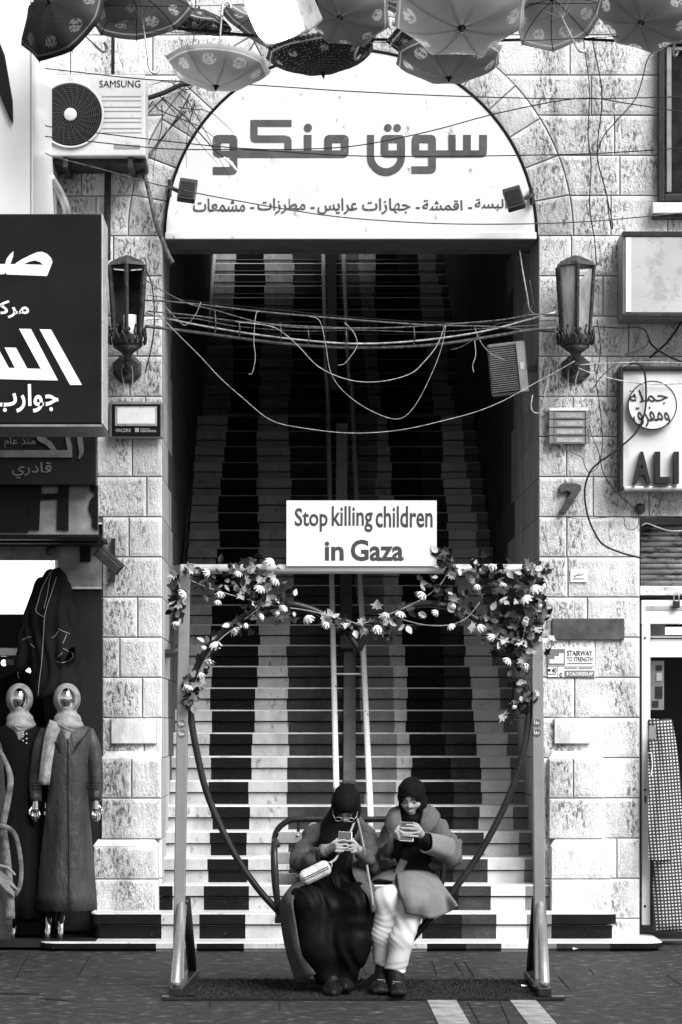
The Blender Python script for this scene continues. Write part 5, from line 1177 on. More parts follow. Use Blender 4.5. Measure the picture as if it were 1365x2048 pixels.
for lab, pts, Y, r, m in (('thin wavy cable hanging from the top beside the arch down to the right lantern', [(1165, 60), (1172, 110), (1180, 180), (1177, 270), (1183, 330), (1180, 410), (1190, 480), (1194, 530)], .9, .005, M_cable),
    ('second dark cable hanging down right of the thin wavy one', [(1186, 80), (1205, 190), (1195, 305), (1212, 380), (1226, 448), (1222, 452), (1215, 400)], .9, .0055, M_cable),
    ('dark cable looping from the window corner down the wall', [(1316, 92), (1296, 118), (1285, 160), (1270, 200), (1235, 240), (1208, 272), (1196, 305)], .9, .005, M_cable),
    ('thick black cable curling over the framed sign and down to the shutter', [(1260, 727), (1279, 728), (1290, 745), (1293, 790), (1289, 830), (1270, 868), (1230, 903), (1195, 928), (1178, 950), (1170, 985), (1176, 1030), (1190, 1065), (1208, 1090), (1245, 1106), (1286, 1117)], .72, .0085, M_cable),
    ('thin dark cable from the lantern down past the framed sign to the round box', [(1195, 640), (1202, 700), (1193, 760), (1200, 810), (1206, 880), (1203, 930), (1225, 975), (1262, 1010), (1280, 1035), (1282, 1090)], .85, .004, M_cable),
    ('pale cable from the lantern arm straight to the right border', [(1155, 730), (1200, 727), (1300, 724), (1420, 728)], .74, .0045, M_cablew),
    ('pale cable drooping from the lantern arm across the framed sign', [(1150, 728), (1160, 737), (1200, 751), (1260, 764), (1330, 768), (1420, 764)], .72, .005, M_cablew),
    ('dark cable bundle strand running right below the blank light box', [(1190, 652), (1240, 656), (1280, 655), (1296, 668), (1296, 688), (1280, 700), (1255, 708), (1236, 724), (1205, 752), (1186, 778)], .8, .006, M_cableg),
    ('thick dark cable descending to the right border under the light box', [(1296, 670), (1305, 690), (1330, 708), (1365, 724), (1420, 745)], .82, .009, M_cable),
    ('slanting black cable from the light box corner to the framed sign', [(1372, 628), (1350, 665), (1330, 690), (1300, 715)], .85, .01, M_cable),
    ('pale loop of cable hanging from the lantern arm toward the LED light', [(1110, 668), (1104, 700), (1100, 735), (1096, 770), (1090, 790), (1100, 808), (1122, 812), (1134, 795), (1138, 740)], .8, .005, M_cablew),
    ('pale hooked cable end at the edge of the passage below the finned floodlight', [(1066, 790), (1063, 810), (1066, 822), (1076, 826), (1085, 815), (1095, 760), (1108, 690), (1112, 672)], .85, .006, M_cablew),
    ('pale pair of wires from the lantern down to the LED light', [(1158, 740), (1152, 765), (1160, 790), (1168, 815)], .86, .0045, M_cablew),
    ('tangle of wires below the LED light', [(1120, 888), (1145, 905), (1165, 915), (1172, 935), (1180, 945), (1195, 935), (1200, 910), (1184, 870), (1180, 850)], .86, .0045, M_cableg),
    ('thin loop of wire under the round junction box', [(1130, 1034), (1160, 1038), (1200, 1036), (1245, 1034), (1250, 1050), (1262, 1060), (1276, 1052), (1278, 1030)], .9, .003, M_cable),
    ('pale cable on the shutter housing', [(1284, 1052), (1295, 1047), (1320, 1056), (1345, 1062), (1400, 1060)], .92, .006, M_cablew)):
    cable(lab, pts, Y, r, m, GW)
GB = 'cables slung across the passage mouth'
for lab, pts, Y, r, m in (('thick pale cable of the bundle slung between the two lanterns', [(292, 625), (330, 636), (430, 656), (560, 675), (700, 687), (830, 682), (960, 664), (1050, 641), (1112, 624)], .62, .0078, M_cablew),
    ('thick dark sagging cable under the pale one between the lanterns', [(290, 652), (340, 658), (420, 668), (560, 686), (700, 695), (860, 690), (1000, 670), (1060, 660), (1115, 656)], .64, .0125, M_cableg),
    ('upper twisted dark cable between the lanterns', [(285, 600), (340, 603), (420, 611), (520, 623), (620, 632), (740, 642), (860, 650), (980, 653), (1060, 660), (1118, 664)], .66, .0075, M_cableg),
    ('grey twisted cable in the middle of the slung bundle', [(295, 622), (380, 630), (480, 643), (620, 653), (760, 656), (900, 648), (1000, 640), (1060, 630), (1115, 628)], .6, .0065, M_cableg),
    ('thin cable from the left lantern top joining the bundle', [(292, 560), (330, 584), (380, 608), (430, 620), (520, 645), (600, 655), (700, 657)], .58, .005, M_cableg),
    ('dark cable hanging from the left lantern along the pier edge', [(293, 540), (304, 570), (309, 620), (308, 660), (302, 700), (291, 745)], .66, .006, M_cable),
    ('lowest long pale wire drooping across the dark stairs', [(318, 628), (350, 662), (400, 712), (440, 755), (485, 795), (540, 839), (600, 855), (700, 866), (800, 860), (900, 838), (960, 821), (1010, 800), (1060, 772), (1115, 742), (1150, 722)], .55, .003, M_cablew),
    ('pale wire loop hanging in the middle of the passage mouth', [(470, 643), (540, 652), (570, 668), (600, 695), (640, 735), (700, 760), (760, 763), (820, 748), (850, 722), (875, 690), (890, 652)], .57, .0036, M_cablew),
    ('thin loose wire falling deepest below the bundle', [(618, 632), (640, 642), (652, 690), (662, 745), (690, 785), (740, 820), (795, 838), (830, 812), (865, 745), (885, 690), (892, 650)], .56, .0024, M_cablew),
    ('short loose wire end hanging left of the middle', [(520, 622), (512, 630), (508, 680), (511, 715), (505, 745), (497, 748)], .58, .003, M_cablew),
    ('short bent wire end hanging right of the pipes', [(690, 645), (708, 665), (715, 690), (700, 715), (688, 728), (676, 730)], .58, .003, M_cablew),
    ('short wire hanging beside the finned floodlight', [(950, 680), (952, 710), (946, 730), (948, 745)], .6, .003, M_cablew),
    ('thin wire from the floodlight up to the bundle', [(1010, 720), (980, 705), (960, 680), (950, 655)], .75, .003, M_cablew),
    ('pale wire hanging inside the right edge of the passage', [(1040, 500), (1046, 540), (1055, 590), (1062, 622), (1085, 630)], 1.02, .006, M_cablew),
    ('twin pale wires from the left lantern arm down to the flat floodlight', [(250, 728), (243, 740), (248, 770), (250, 800)], .84, .004, M_cablew),
    ('pale wire at the right of the left lantern arm', [(256, 726), (265, 738), (265, 770), (264, 800)], .84, .004, M_cablew)):
    cable(lab, pts, Y, r, m, GB)
for lab, pts, Y, r, m in (('thin dark wire running just above the slung bundle', [(294, 590), (420, 606), (560, 620), (700, 634), (860, 644), (1000, 646), (1112, 640)], .66, .003, M_cable), ('loose dark wire weaving through the bundle', [(292, 640), (380, 636), (470, 652), (600, 662), (720, 660), (860, 664), (980, 656), (1112, 648)], .59, .0035, M_cableg),
        ('short curled wire end at the left of the bundle', [(330, 612), (356, 640), (372, 650), (392, 628), (402, 604)], .6, .0025, M_cablew), ('thin wire crossing the bundle from upper right', [(1060, 560), (1066, 610), (1040, 640), (990, 650), (930, 690), (900, 700)], .62, .0025, M_cableg)):
    cable(lab, pts, Y, r, m, GB)
for x, y0, y1 in ((430, 622, 668), (478, 640, 678), (561, 645, 684), (616, 652, 690), (692, 655, 695), (828, 652, 690)):
    mb = MB(); mb.tube([W(x, y0, .6), W(x + 2, (y0 + y1) / 2, .57), W(x, y1, .6)], .004, 5); tag(mb.build('cable_tie', M_cableg, None), 'short wire tie binding the slung cable bundle over the passage', 'cable tie', 'wire ties on the slung bundle')
# ------------------------------------------------------------------ people
M_skin = mat('skin', .29, .5, var=.06, vs=14)
M_hij = mat('black_scarf_cloth', .004, .85, var=.3, vs=20, spec=.1, bump=.2, bs=140)
M_knit = mat('grey_knit', .085, .95, var=.2, vs=9, grain=.55, gs=170, bump=.3, bs=170, spec=.15)
M_wool = mat('grey_wool', .105, .95, var=.15, vs=7, grain=.4, gs=170, bump=.3, bs=170, spec=.15)
M_wooll = mat('pale_wool_facing', .18, .95, var=.12, vs=7, grain=.3, gs=170, bump=.3, bs=170, spec=.15)
M_leath = mat('black_leather', .003, .55, var=.4, vs=14, bump=.2, bs=150, spec=.08, grain=.3, gs=200)
M_top = mat('black_jersey', .004, .9, var=.2, spec=.15)
M_jean = mat('pale_denim', .50, .9, var=.14, vs=10, grain=.12, gs=300, bump=.2, bs=260)
M_shoe = mat('black_shoe', .006, .55, var=.4, vs=30, spec=.15)
M_brow = mat('dark_brow', .02, .8); M_lip = mat('lip', .22, .5, var=.05)
M_phone = mat('phone_back', .03, .25, var=.2, vs=9); M_phedge = mat('phone_edge', .6, .3, metal=.6)
class Head:
    def __init__(s, C, yaw, pitch, roll=0., k=1.):
        s.C = Vector(C); s.k = k; E = Matrix.Rotation(yaw, 3, 'Z') @ Matrix.Rotation(roll, 3, 'Y') @ Matrix.Rotation(pitch, 3, 'X')
        s.R = E @ Vector((1, 0, 0)); s.F = E @ Vector((0, -1, 0)); s.U = E @ Vector((0, 0, 1)); s.rot = tuple(E.to_euler())
    def p(s, r, f, u): return s.C + (s.R * r + s.F * f + s.U * u) * s.k
    def skin(s, S0):
        class Q:
            def ell(_, c, r, rot, **kw): S0.ell(c, tuple(x * s.k for x in r), rot, **kw)
            def cap(_, a, b, ra, rb, **kw): S0.cap(a, b, ra * s.k, rb * s.k, **kw)
        S = Q()
        S.ell(s.p(0, -.005, .022), (.071, .092, .094), s.rot, k=.01); S.ell(s.p(0, .028, -.03), (.058, .062, .066), s.rot, k=.03); S.ell(s.p(0, .058, -.082), (.026, .022, .018), s.rot, k=.025)
        S.cap(s.p(0, .088, .008), s.p(0, .101, -.022), .008, .0115, k=.012); S.ell(s.p(0, .106, -.026), (.012, .010, .009), s.rot, k=.008)
        for q in (-1, 1):
            S.ell(s.p(q * .015, .094, -.03), (.008, .009, .007), s.rot, k=.007); S.ell(s.p(q * .034, .064, -.028), (.024, .022, .024), s.rot, k=.02); S.cap(s.p(q * .014, .088, .02), s.p(q * .044, .074, .022), .009, .008, k=.014)
            S.ell(s.p(q * .031, .092, .002), (.015, .012, .010), s.rot, k=.012, op='s'); S.ell(s.p(q * .031, .076, .001), (.013, .012, .012), s.rot, k=.003)
            S.ell(s.p(q * .072, -.004, -.01), (.008, .018, .03), s.rot, k=.006)
        S.ell(s.p(0, .0885, -.053), (.021, .010, .006), s.rot, k=.006); S.ell(s.p(0, .087, -.064), (.018, .011, .007), s.rot, k=.006)
    def features(s, par, glasses=False):
        for q in (-1, 1):
            mb = MB(); mb.tube([s.p(q * .013, .1025, .017), s.p(q * .03, .101, .025), s.p(q * .047, .088, .021)], [.0035, .0045, .002], 6); mb.build('eyebrow', M_brow, par, True)
            mb = MB(); mb.tube([s.p(q * .017, .088, -.004), s.p(q * .031, .0915, -.0075), s.p(q * .045, .083, -.003)], [.0018, .0028, .0018], 6); mb.build('eyelashes', M_brow, par, True)
        mb = MB(); mb.tube([s.p(-.021, .092, -.057), s.p(-.008, .1, -.0565), s.p(0, .1005, -.058), s.p(.008, .1, -.0565), s.p(.021, .092, -.057)], [.001, .0035, .0035, .0035, .001], 6); mb.tube([s.p(-.017, .091, -.065), s.p(0, .099, -.067), s.p(.017, .091, -.065)], [.001, .005, .001], 6); mb.build('lips', M_lip, par, True)
        if glasses:
            mb = MB()
            for q in (-1, 1):
                mb.tube([s.p(q * .034 + .022 * math.cos(a), .113 - .0 * a, -.006 + .016 * math.sin(a)) for a in [k * math.pi / 9 for k in range(19)]], .0016, 5, cap=False); mb.tube([s.p(q * .055, .112, -.002), s.p(q * .068, .09, .0), s.p(q * .075, .02, 0)], .0016, 5)
            mb.tube([s.p(-.012, .114, -.002), s.p(0, .118, .001), s.p(.012, .114, -.002)], .0016, 5); mb.build('glasses', M_alu, par, True)
def hijab(H, par, chest, mt, h=.0055, open_=(.044, .115, .074), oc=(0, .135, -.026), wide=.088, neck_r=.07, rs_=None):
    lo = Vector(map(min, zip(H.C - Vector((.2, .2, .2)), *chest))) - Vector((.18, .16, .12)); hi = Vector(map(max, zip(H.C + Vector((.2, .2, .2)), *chest))) + Vector((.18, .16, .05)); K = H.k
    S = SDF(lo, hi, h); e = lambda c, r, **kw: S.ell(H.p(*c), tuple(x * K for x in r), H.rot, **kw)
    e((0, -.012, .016), (wide - .004, .110, .104), k=.0); e((0, .0, -.045), (wide - .010, .098, .088), k=.03); e((0, .045, .05), (.06, .06, .055), k=.03)
    e(oc, open_, k=.010, op='s')
    S.path([H.p(0, -.042, -.08)] + [Vector(c) for c in chest], rs_ or [neck_r] + [neck_r * 1.08] * len(chest), k=.04)
    S.warp(lambda P: fold(P, (.9, .2, .5), .0025, .07, .8, 1.))
    return S.mesh('headscarf', mt, par)
def fingers(S, lst, Y, r=.0078):
    for pts in lst:
        q = [W(x, y, Y + (dz if len(p) > 2 else 0)) for p in pts for x, y, dz in [(p[0], p[1], p[2] if len(p) > 2 else 0)]]
        S.path(q, [r * 1.08] + [r] * (len(q) - 2) + [r * .85], k=.004)
def sheet(name, rows, m, par, thick=.007, n=5, seed=0., amp=.006, sub=1):
    """cloth sheet through rows of photo points (x, y, depth)"""
    g = [smooth_pts([W(*p) for p in r], n) for r in rows]; cols = list(zip(*g)); cols = [smooth_pts(c, n) for c in cols]; mb = MB(); nr = len(cols[0]); nc = len(cols)
    vs = []
    for i in range(nr):
        for j in range(nc): p = Vector(cols[j][i]); p.y += amp * math.sin(j * .75 + seed + i * .13) * (i / nr) + amp * .5 * math.sin(i * .5 + j * .4 + seed); vs.append(p)
    mb.add(vs, [(i * nc + j, i * nc + j + 1, (i + 1) * nc + j + 1, (i + 1) * nc + j) for i in range(nr - 1) for j in range(nc - 1)])
    o = mb.build(name, m, par, True, fix=False); q = o.modifiers.new('thick', 'SOLIDIFY'); q.thickness = thick; q.offset = 0; return o
def phone(lab, c, rx, rz, wd=.073, ht=.145):
    t = thing('phone', lab, 'phone', c); M = Matrix.Translation(c) @ Matrix.Rotation(rz, 4, 'Y') @ Matrix.Rotation(rx, 4, 'X')
    mb = MB(); mb.box(-wd / 2, wd / 2, -.0045, .0045, -ht / 2, ht / 2, 0, M); mb.build('case', M_phedge, t, bevel=.003)
    mb = MB(); mb.box(-wd / 2 + .003, wd / 2 - .003, -.0058, -.0046, -ht / 2 + .003, ht / 2 - .004, 0, M); mb.build('back', M_phone, t)
    mb = MB(); mb.box(-wd / 2 + .003, wd / 2 - .003, .0046, .0056, -ht / 2 + .004, ht / 2 - .004, 0, M); mb.build('screen', M_black, t); return t

# ---- the woman on the left: black headscarf, grey cardigan, black leather skirt, glasses
w1 = thing('person', 'woman with glasses, black headscarf, grey cardigan and long black skirt, looking down at phone', 'person', W(668, 1990, -2.5))
H1 = Head(W(692, 1610, -2.46), R(-3), R(44), R(3), .93)
S = SDF(W(570, 2000, -2.2) * 1 + Vector((-.02, -.75, -.02)), W(770, 1555, -2.2) + Vector((.02, .10, .02)), .006)
H1.skin(S); S.cap(H1.p(0, -.03, -.06), W(680, 1655, -2.36), .045, .055, k=.03)
S.ell(W(668, 1710, -2.29), (.125, .085, .18), k=.02); S.ell(W(668, 1785, -2.28), (.15, .11, .10), k=.05)
for sh, el, wr in (((628, 1658, -2.36), (600, 1722, -2.40), (655, 1699, -2.60)), ((738, 1662, -2.36), (750, 1728, -2.40), (716, 1701, -2.60))):
    S.path([W(sh[0], sh[1], sh[2] + .05), W(el[0], el[1], el[2] + .02), W(*wr)], [.036, .034, .026], k=.02)
S.cap(W(655, 1699, -2.60), W(672, 1692, -2.645), .024, .026, k=.012); S.cap(W(716, 1701, -2.60), W(708, 1692, -2.645), .024, .026, k=.012)
fingers(S, [[(668, 1686), (678, 1682), (690, 1680.5)], [(673, 1691), (684, 1690), (695, 1689)], [(674, 1697), (684, 1697), (693, 1697)], [(672, 1703), (680, 1703.5), (687, 1703)], [(664, 1688, .02), (676, 1678, .045), (685, 1674, .05)]], -2.675)
fingers(S, [[(712, 1686), (703, 1682), (693, 1683)], [(713, 1691), (705, 1691), (697, 1693)], [(712, 1697), (706, 1698), (699, 1699)], [(713, 1703), (708, 1704.5), (703, 1705)], [(714, 1690, .02), (706, 1679, .045), (697, 1674, .05)]], -2.675)
for hp, kn, an, ft in (((645, 1795, -2.28), (630, 1818, -2.70), (660, 1962, -2.68), (666, 1985, -2.83)), ((692, 1795, -2.28), (718, 1814, -2.70), (690, 1960, -2.66), (688, 1976, -2.80))):
    S.path([W(*hp), W(*kn), W(*an)], [.078, .056, .034], k=.03)
S.mesh('body', M_skin, w1); H1.features(w1, True)
hijab(H1, w1, [W(682, 1652, -2.42), W(668, 1690, -2.44), W(664, 1740, -2.43)], M_hij, open_=(.047, .12, .058), oc=(0, .145, -.018), rs_=[.075, .085, .078, .07])
S = SDF(W(625, 1800, -2.2) + Vector((0, -.45, 0)), W(725, 1630, -2.2) + Vector((0, .1, 0)), .008)     # inner top
S.cap(W(672, 1660, -2.36), W(670, 1780, -2.36), .085, .11, k=.0); S.warp(lambda P: fold(P, (.2, 0, 1), .004, .07, .6)); S.mesh('top', M_top, w1)
S = SDF(W(572, 1835, -2.2) + Vector((0, -.6, 0)), W(775, 1605, -2.2) + Vector((0, .14, 0)), .007)     # cardigan
S.ell(W(672, 1676, -2.31), (.135, .095, .085), k=.03); S.ell(W(670, 1722, -2.30), (.160, .112, .13), k=.05); S.ell(W(668, 1785, -2.29), (.19, .15, .10), k=.05)
S.cap(W(660, 1644, -2.33), W(627, 1674, -2.33), .04, .05, k=.04); S.cap(W(712, 1644, -2.33), W(734, 1672, -2.33), .04, .05, k=.04)
S.path([W(627, 1674, -2.33), W(607, 1706, -2.37), W(604, 1728, -2.42), W(628, 1719, -2.53), W(652, 1701, -2.60)], [.052, .060, .056, .050, .034], k=.035)
S.path([W(734, 1672, -2.33), W(742, 1708, -2.37), W(742, 1730, -2.42), W(732, 1718, -2.53), W(718, 1705, -2.60)], [.050, .053, .050, .044, .034], k=.03)
for a, b, r0, r1 in (((682, 1625, -2.47), (668, 1690, -2.56), .05, .09), ((668, 1690, -2.56), (672, 1800, -2.60), .085, .12)): S.cap(W(*a), W(*b), r0, r1, k=.01, op='s')
for p in (((655, 1699, -2.62), .026), ((716, 1702, -2.62), .026)): S.ell(W(*p[0]), (p[1],) * 3, k=.006, op='s')
S.warp(lambda P: fold(P, (.3, .1, 1), .005, .09, 1.2, .4) + .010 * np.abs(np.sin(P @ np.array([-22., 6., -24.]) + 2.5 * np.sin(P[..., 0] * 13))) ** 6)
S.mesh('cardigan', M_knit, w1)
for cx, cy, ax in ((651, 1701.5, (.85, -.45, .15)), (718.5, 1706, (-.75, -.5, .2))):
    mb = MB(); a = Vector(ax).normalized(); c = W(cx, cy, -2.595); mb.tube([c - a * .022, c + a * .006], [.037, .034], 20); mb.build('cuff', mat('rib_knit', .12, .95, var=.5, vs=120, stretch=(1, 1, 1), spec=.1), w1, True)
sheet('cardigan_panel', [[(618, 1752, -2.42), (606, 1752, -2.34), (590, 1768, -2.25)], [(606, 1778, -2.60), (584, 1775, -2.5), (570, 1790, -2.36)], [(586, 1800, -2.76), (572, 1800, -2.68), (560, 1812, -2.5)], [(592, 1850, -2.78), (577, 1850, -2.72), (564, 1852, -2.58)], [(604, 1905, -2.76), (588, 1908, -2.72), (574, 1905, -2.6)], [(632, 1948, -2.75), (612, 1960, -2.72), (594, 1968, -2.62)]], M_knit, w1, .009)
sheet('cardigan_edge', [[(704, 1725, -2.50), (712, 1722, -2.47), (724, 1720, -2.42)], [(707, 1752, -2.60), (716, 1750, -2.58), (730, 1742, -2.5)], [(722, 1776, -2.74), (731, 1772, -2.72), (744, 1766, -2.6)], [(737, 1796, -2.80), (745, 1792, -2.78), (752, 1786, -2.64)], [(744, 1826, -2.81), (750, 1824, -2.79), (756, 1818, -2.66)]], M_knit, w1, .012)
S = SDF(W(565, 2002, -2.2) + Vector((0, -.72, 0)), W(765, 1730, -2.2) + Vector((0, .12, 0)), .0065)    # skirt
S.path([W(648, 1785, -2.28), W(618, 1810, -2.68)], [.12, .092], k=.07); S.path([W(692, 1785, -2.28), W(716, 1806, -2.68)], [.12, .092], k=.07); S.ell(W(668, 1765, -2.42), (.14, .17, .10), k=.06)
S.path([W(616, 1812, -2.69), W(630, 1890, -2.70), W(654, 1968, -2.70)], [.088, .085, .052], k=.05); S.path([W(718, 1808, -2.69), W(706, 1890, -2.70), W(692, 1968, -2.70)], [.088, .080, .050], k=.05)
S.box(W(668, 1860, -2.67), (.17, .085, .17), rad=.05, k=.07); S.box(W(668, 1815, -2.55), (.17, .16, .075), rad=.05, k=.06)
S.keep(lambda P: (.075 + .022 * np.sin(P[..., 0] * 34 + 1.)) - P[..., 2])
S.path([W(670, 1885, -2.86), W(672, 2010, -2.79)], [.012, .055], k=.04, op='s')
def skf(P):
    lap = np.clip((P[..., 2] - .42) * 9, 0, 1); cr = np.abs(np.sin((P[..., 0] - W(670, 0, -2.6).x) * 26 + 7 * (P[..., 2] - .45) + 2.2 * np.sin(P[..., 1] * 9)))
    return (1 - lap) * (fold(P, (.2, .2, 1), .004, .13, 1.6, .9)) + lap * (-.016 * (1 - cr) ** 3 + .005 * np.sin(P[..., 0] * 75 + P[..., 1] * 40))
S.warp(skf)
S.mesh('skirt', M_leath, w1)
S = SDF(W(630, 2008, -2.75) + Vector((0, -.25, 0)), W(730, 1940, -2.75) + Vector((0, .25, 0)), .006)
S.ell(W(666, 1984, -2.80), (.046, .125, .045), k=.02); S.cap(W(660, 1940, -2.68), W(664, 1978, -2.73), .046, .05, k=.03); S.cap(W(690, 1940, -2.67), W(690, 1970, -2.70), .046, .048, k=.03); S.ell(W(690, 1972, -2.74), (.043, .12, .045), k=.02); S.keep(lambda P: .012 - P[..., 2]); S.mesh('shoes', M_shoe, w1)
phone('phone held in both hands by the woman with glasses', W(690.5, 1683, -2.650), R(-28), R(3), .073, .112)
t = thing('handbag', 'small pale woven handbag with a zip lying on the leather skirt', 'handbag', W(630, 1765, -2.68)); c = W(631, 1746, -2.69); rb = (0, R(24), 0)
rb = tuple((Matrix.Rotation(R(-26), 3, 'Y')).to_euler()); M_bag = mat('woven_pale_leather', .62, .7, var=.25, vs=30, bump=.9, bs=170, grain=.35, gs=190, bd=.006)
S = SDF(c - Vector((.13, .08, .09)), c + Vector((.13, .08, .09)), .005); S.box(c, (.088, .036, .042), rb, .034); S.mesh('bag_body', M_bag, t)
ex = Vector((math.cos(R(26)), 0, math.sin(R(26)))); ez = Vector((-math.sin(R(26)), 0, math.cos(R(26))))
for off, rr in ((-.004, .0022), (.006, .0022)): mb = MB(); mb.tube(smooth_pts([c + ex * u + ez * (off - .004) + Vector((0, -.038 + .25 * u * u * 4 * .3, 0)) for u in (-.078, -.04, 0, .04, .078)], 4), rr, 6); mb.build('zip', M_brow, t)
mb = MB(); mb.tube([c + ex * (.09 + .010 * math.cos(a)) + Vector((0, -.02, 0)) + ez * (.014 * math.sin(a) + .006) for a in [k * math.pi / 8 for k in range(17)]], .0025, 6, cap=False); mb.build('ring', M_alu, t, True)
M_strap = mat('pale_strap', .25, .6, var=.15, vs=12)
mb = MB(); mb.tube(smooth_pts([c + ex * .10 + ez * .014 + Vector((0, -.02, 0)), W(672, 1718, -2.68), W(684, 1698, -2.62), W(700, 1668, -2.53), W(711, 1640, -2.47), W(716, 1628, -2.40)], 5), .0065, 8, flat=.35, up=(0, 1, 0)); mb.build('strap', M_strap, t, True)
mb = MB(); mb.tube(smooth_pts([W(712, 1634, -2.44), W(716, 1642, -2.48), W(727, 1690, -2.50), W(737, 1748, -2.60), W(744, 1790, -2.80), W(746, 1812, -2.835)], 5), .0065, 8, flat=.35, up=(0, 1, 0)); mb.build('strap', M_strap, t, True)

# ---- the woman on the right: black headscarf, grey wool coat with turned cuffs, pale jeans
w2 = thing('person', 'woman in a belted grey wool coat, black headscarf and pale jeans with crossed legs', 'person', W(800, 1988, -2.5))
H2 = Head(W(824, 1594, -2.37), R(-12), R(19), R(-3), .90)
S = SDF(W(735, 2000, -2.2) + Vector((-.02, -.75, -.02)), W(930, 1540, -2.2) + Vector((.02, .10, .02)), .006)
H2.skin(S); S.cap(H2.p(0, -.03, -.06), W(826, 1655, -2.30), .045, .055, k=.03); S.ell(W(828, 1702, -2.26), (.125, .085, .18), k=.02); S.ell(W(826, 1785, -2.26), (.15, .11, .10), k=.05)
S.path([W(792, 1658, -2.26), W(772, 1712, -2.35), W(790, 1676, -2.56)], [.036, .034, .027], k=.02); S.path([W(868, 1655, -2.26), W(898, 1708, -2.36), W(846, 1678, -2.55)], [.036, .034, .027], k=.02)
S.cap(W(790, 1676, -2.56), W(797, 1667, -2.60), .024, .026, k=.012); S.cap(W(846, 1676, -2.55), W(836, 1662, -2.60), .024, .027, k=.012)
fingers(S, [[(791, 1664), (798, 1661), (806, 1659)], [(795, 1669), (803, 1668), (810, 1667)], [(797, 1674), (804, 1675), (811, 1674)], [(798, 1679), (805, 1681), (810, 1680)], [(789, 1667, .02), (797, 1655, .04), (804, 1649, .045)]], -2.625)
fingers(S, [[(839, 1655), (828, 1651), (813, 1650)], [(838, 1660), (822, 1658), (802, 1656)], [(838, 1666), (822, 1666.5), (802, 1665)], [(836, 1673), (822, 1673), (807, 1671)], [(842, 1660, .02), (836, 1650, .045), (826, 1646, .05)]], -2.635)
S.path([W(808, 1792, -2.26), W(774, 1806, -2.70), W(768, 1944, -2.63)], [.075, .055, .034], k=.03); S.path([W(842, 1792, -2.26), W(822, 1818, -2.72), W(790, 1944, -2.73)], [.075, .055, .034], k=.03)
S.mesh('body', M_skin, w2); H2.features(w2)
hijab(H2, w2, [W(825, 1645, -2.33), W(822, 1674, -2.37)], M_hij, open_=(.044, .12, .080), oc=(0, .135, -.034), rs_=[.062, .080, .075])
S = SDF(W(780, 1780, -2.2) + Vector((0, -.5, 0)), W(880, 1630, -2.2) + Vector((0, .1, 0)), .008); S.cap(W(824, 1660, -2.32), W(828, 1750, -2.32), .085, .12, k=0)
S.path([W(775, 1712, -2.38), W(787, 1686, -2.52), W(791, 1677, -2.562)], [.048, .046, .036], k=.02); S.path([W(870, 1700, -2.42), W(856, 1690, -2.50), W(845, 1677, -2.56)], [.045, .042, .034], k=.02)
S.warp(lambda P: fold(P, (.2, 0, 1), .004, .07, .6)); S.mesh('top', M_top, w2)
S = SDF(W(738, 1830, -2.2) + Vector((0, -.62, 0)), W(940, 1595, -2.2) + Vector((0, .14, 0)), .007)     # coat
S.ell(W(826, 1668, -2.27), (.145, .095, .085), k=.03); S.ell(W(828, 1715, -2.28), (.155, .115, .12), k=.05); S.ell(W(828, 1775, -2.27), (.165, .135, .08), k=.05)
S.cap(W(804, 1638, -2.28), W(785, 1662, -2.29), .04, .05, k=.04); S.cap(W(848, 1634, -2.28), W(874, 1656, -2.29), .04, .055, k=.04)
S.path([W(785, 1664, -2.29), W(771, 1695, -2.35), W(770, 1722, -2.40), W(777, 1704, -2.50)], [.050, .054, .050, .050], k=.03)
S.path([W(876, 1658, -2.29), W(899, 1690, -2.34), W(903, 1714, -2.40), W(882, 1700, -2.45)], [.056, .062, .056, .054], k=.03)
S.cap(W(822, 1640, -2.50), W(824, 1712, -2.52), .045, .075, k=.01, op='s'); S.cap(W(779, 1700, -2.56), W(776, 1706, -2.48), .048, .04, k=.008, op='s')
S.warp(lambda P: fold(P, (.3, .1, 1), .005, .10, 1.2, .4) - .011 * np.abs(np.sin(P @ np.array([21., 6., -26.]) + 2.5 * np.sin(P[..., 0] * 14))) ** 6 * -1); S.mesh('coat', M_wool, w2)
cA, cB = W(898, 1698, -2.42), W(853, 1686, -2.545); ax = (cB - cA).normalized(); up_ = Vector((0, .25, 1)); up_ = (up_ - ax * up_.dot(ax)).normalized(); sd2 = ax.cross(up_)
mb = MB(); rings = []
for s_ in (0, .04, .3, .6, .9, 1.):
    c = cA.lerp(cB, s_); hh, dd = .060 + .004 * math.sin(s_ * 5), .050; rings.append([c + up_ * (hh * math.copysign(abs(math.sin(q)) ** .7, math.sin(q))) + sd2 * (dd * math.copysign(abs(math.cos(q)) ** .8, math.cos(q)) * (1 + .05 * math.sin(3 * q + s_ * 3))) for q in [i * math.pi / 16 for i in range(32)]])
mb.loft(rings, cap=False); q = mb.build('turned_cuff', M_wooll, w2, True, fix=True); md = q.modifiers.new('thick', 'SOLIDIFY'); md.thickness = .008; md.offset = -1
def lapel(name, rows, m=M_wool): return sheet(name, rows, m, w2, .012, 4, amp=.001)
lapel('lapel', [[(845, 1612, -2.36), (858, 1612, -2.30), (868, 1616, -2.26)], [(846, 1628, -2.42), (864, 1628, -2.43), (880, 1632, -2.38)], [(842, 1644, -2.46), (858, 1647, -2.475), (874, 1650, -2.45)], [(842, 1660, -2.47), (850, 1663, -2.475), (858, 1666, -2.47)], [(843, 1674, -2.47), (846, 1675, -2.47), (849, 1676, -2.47)]])
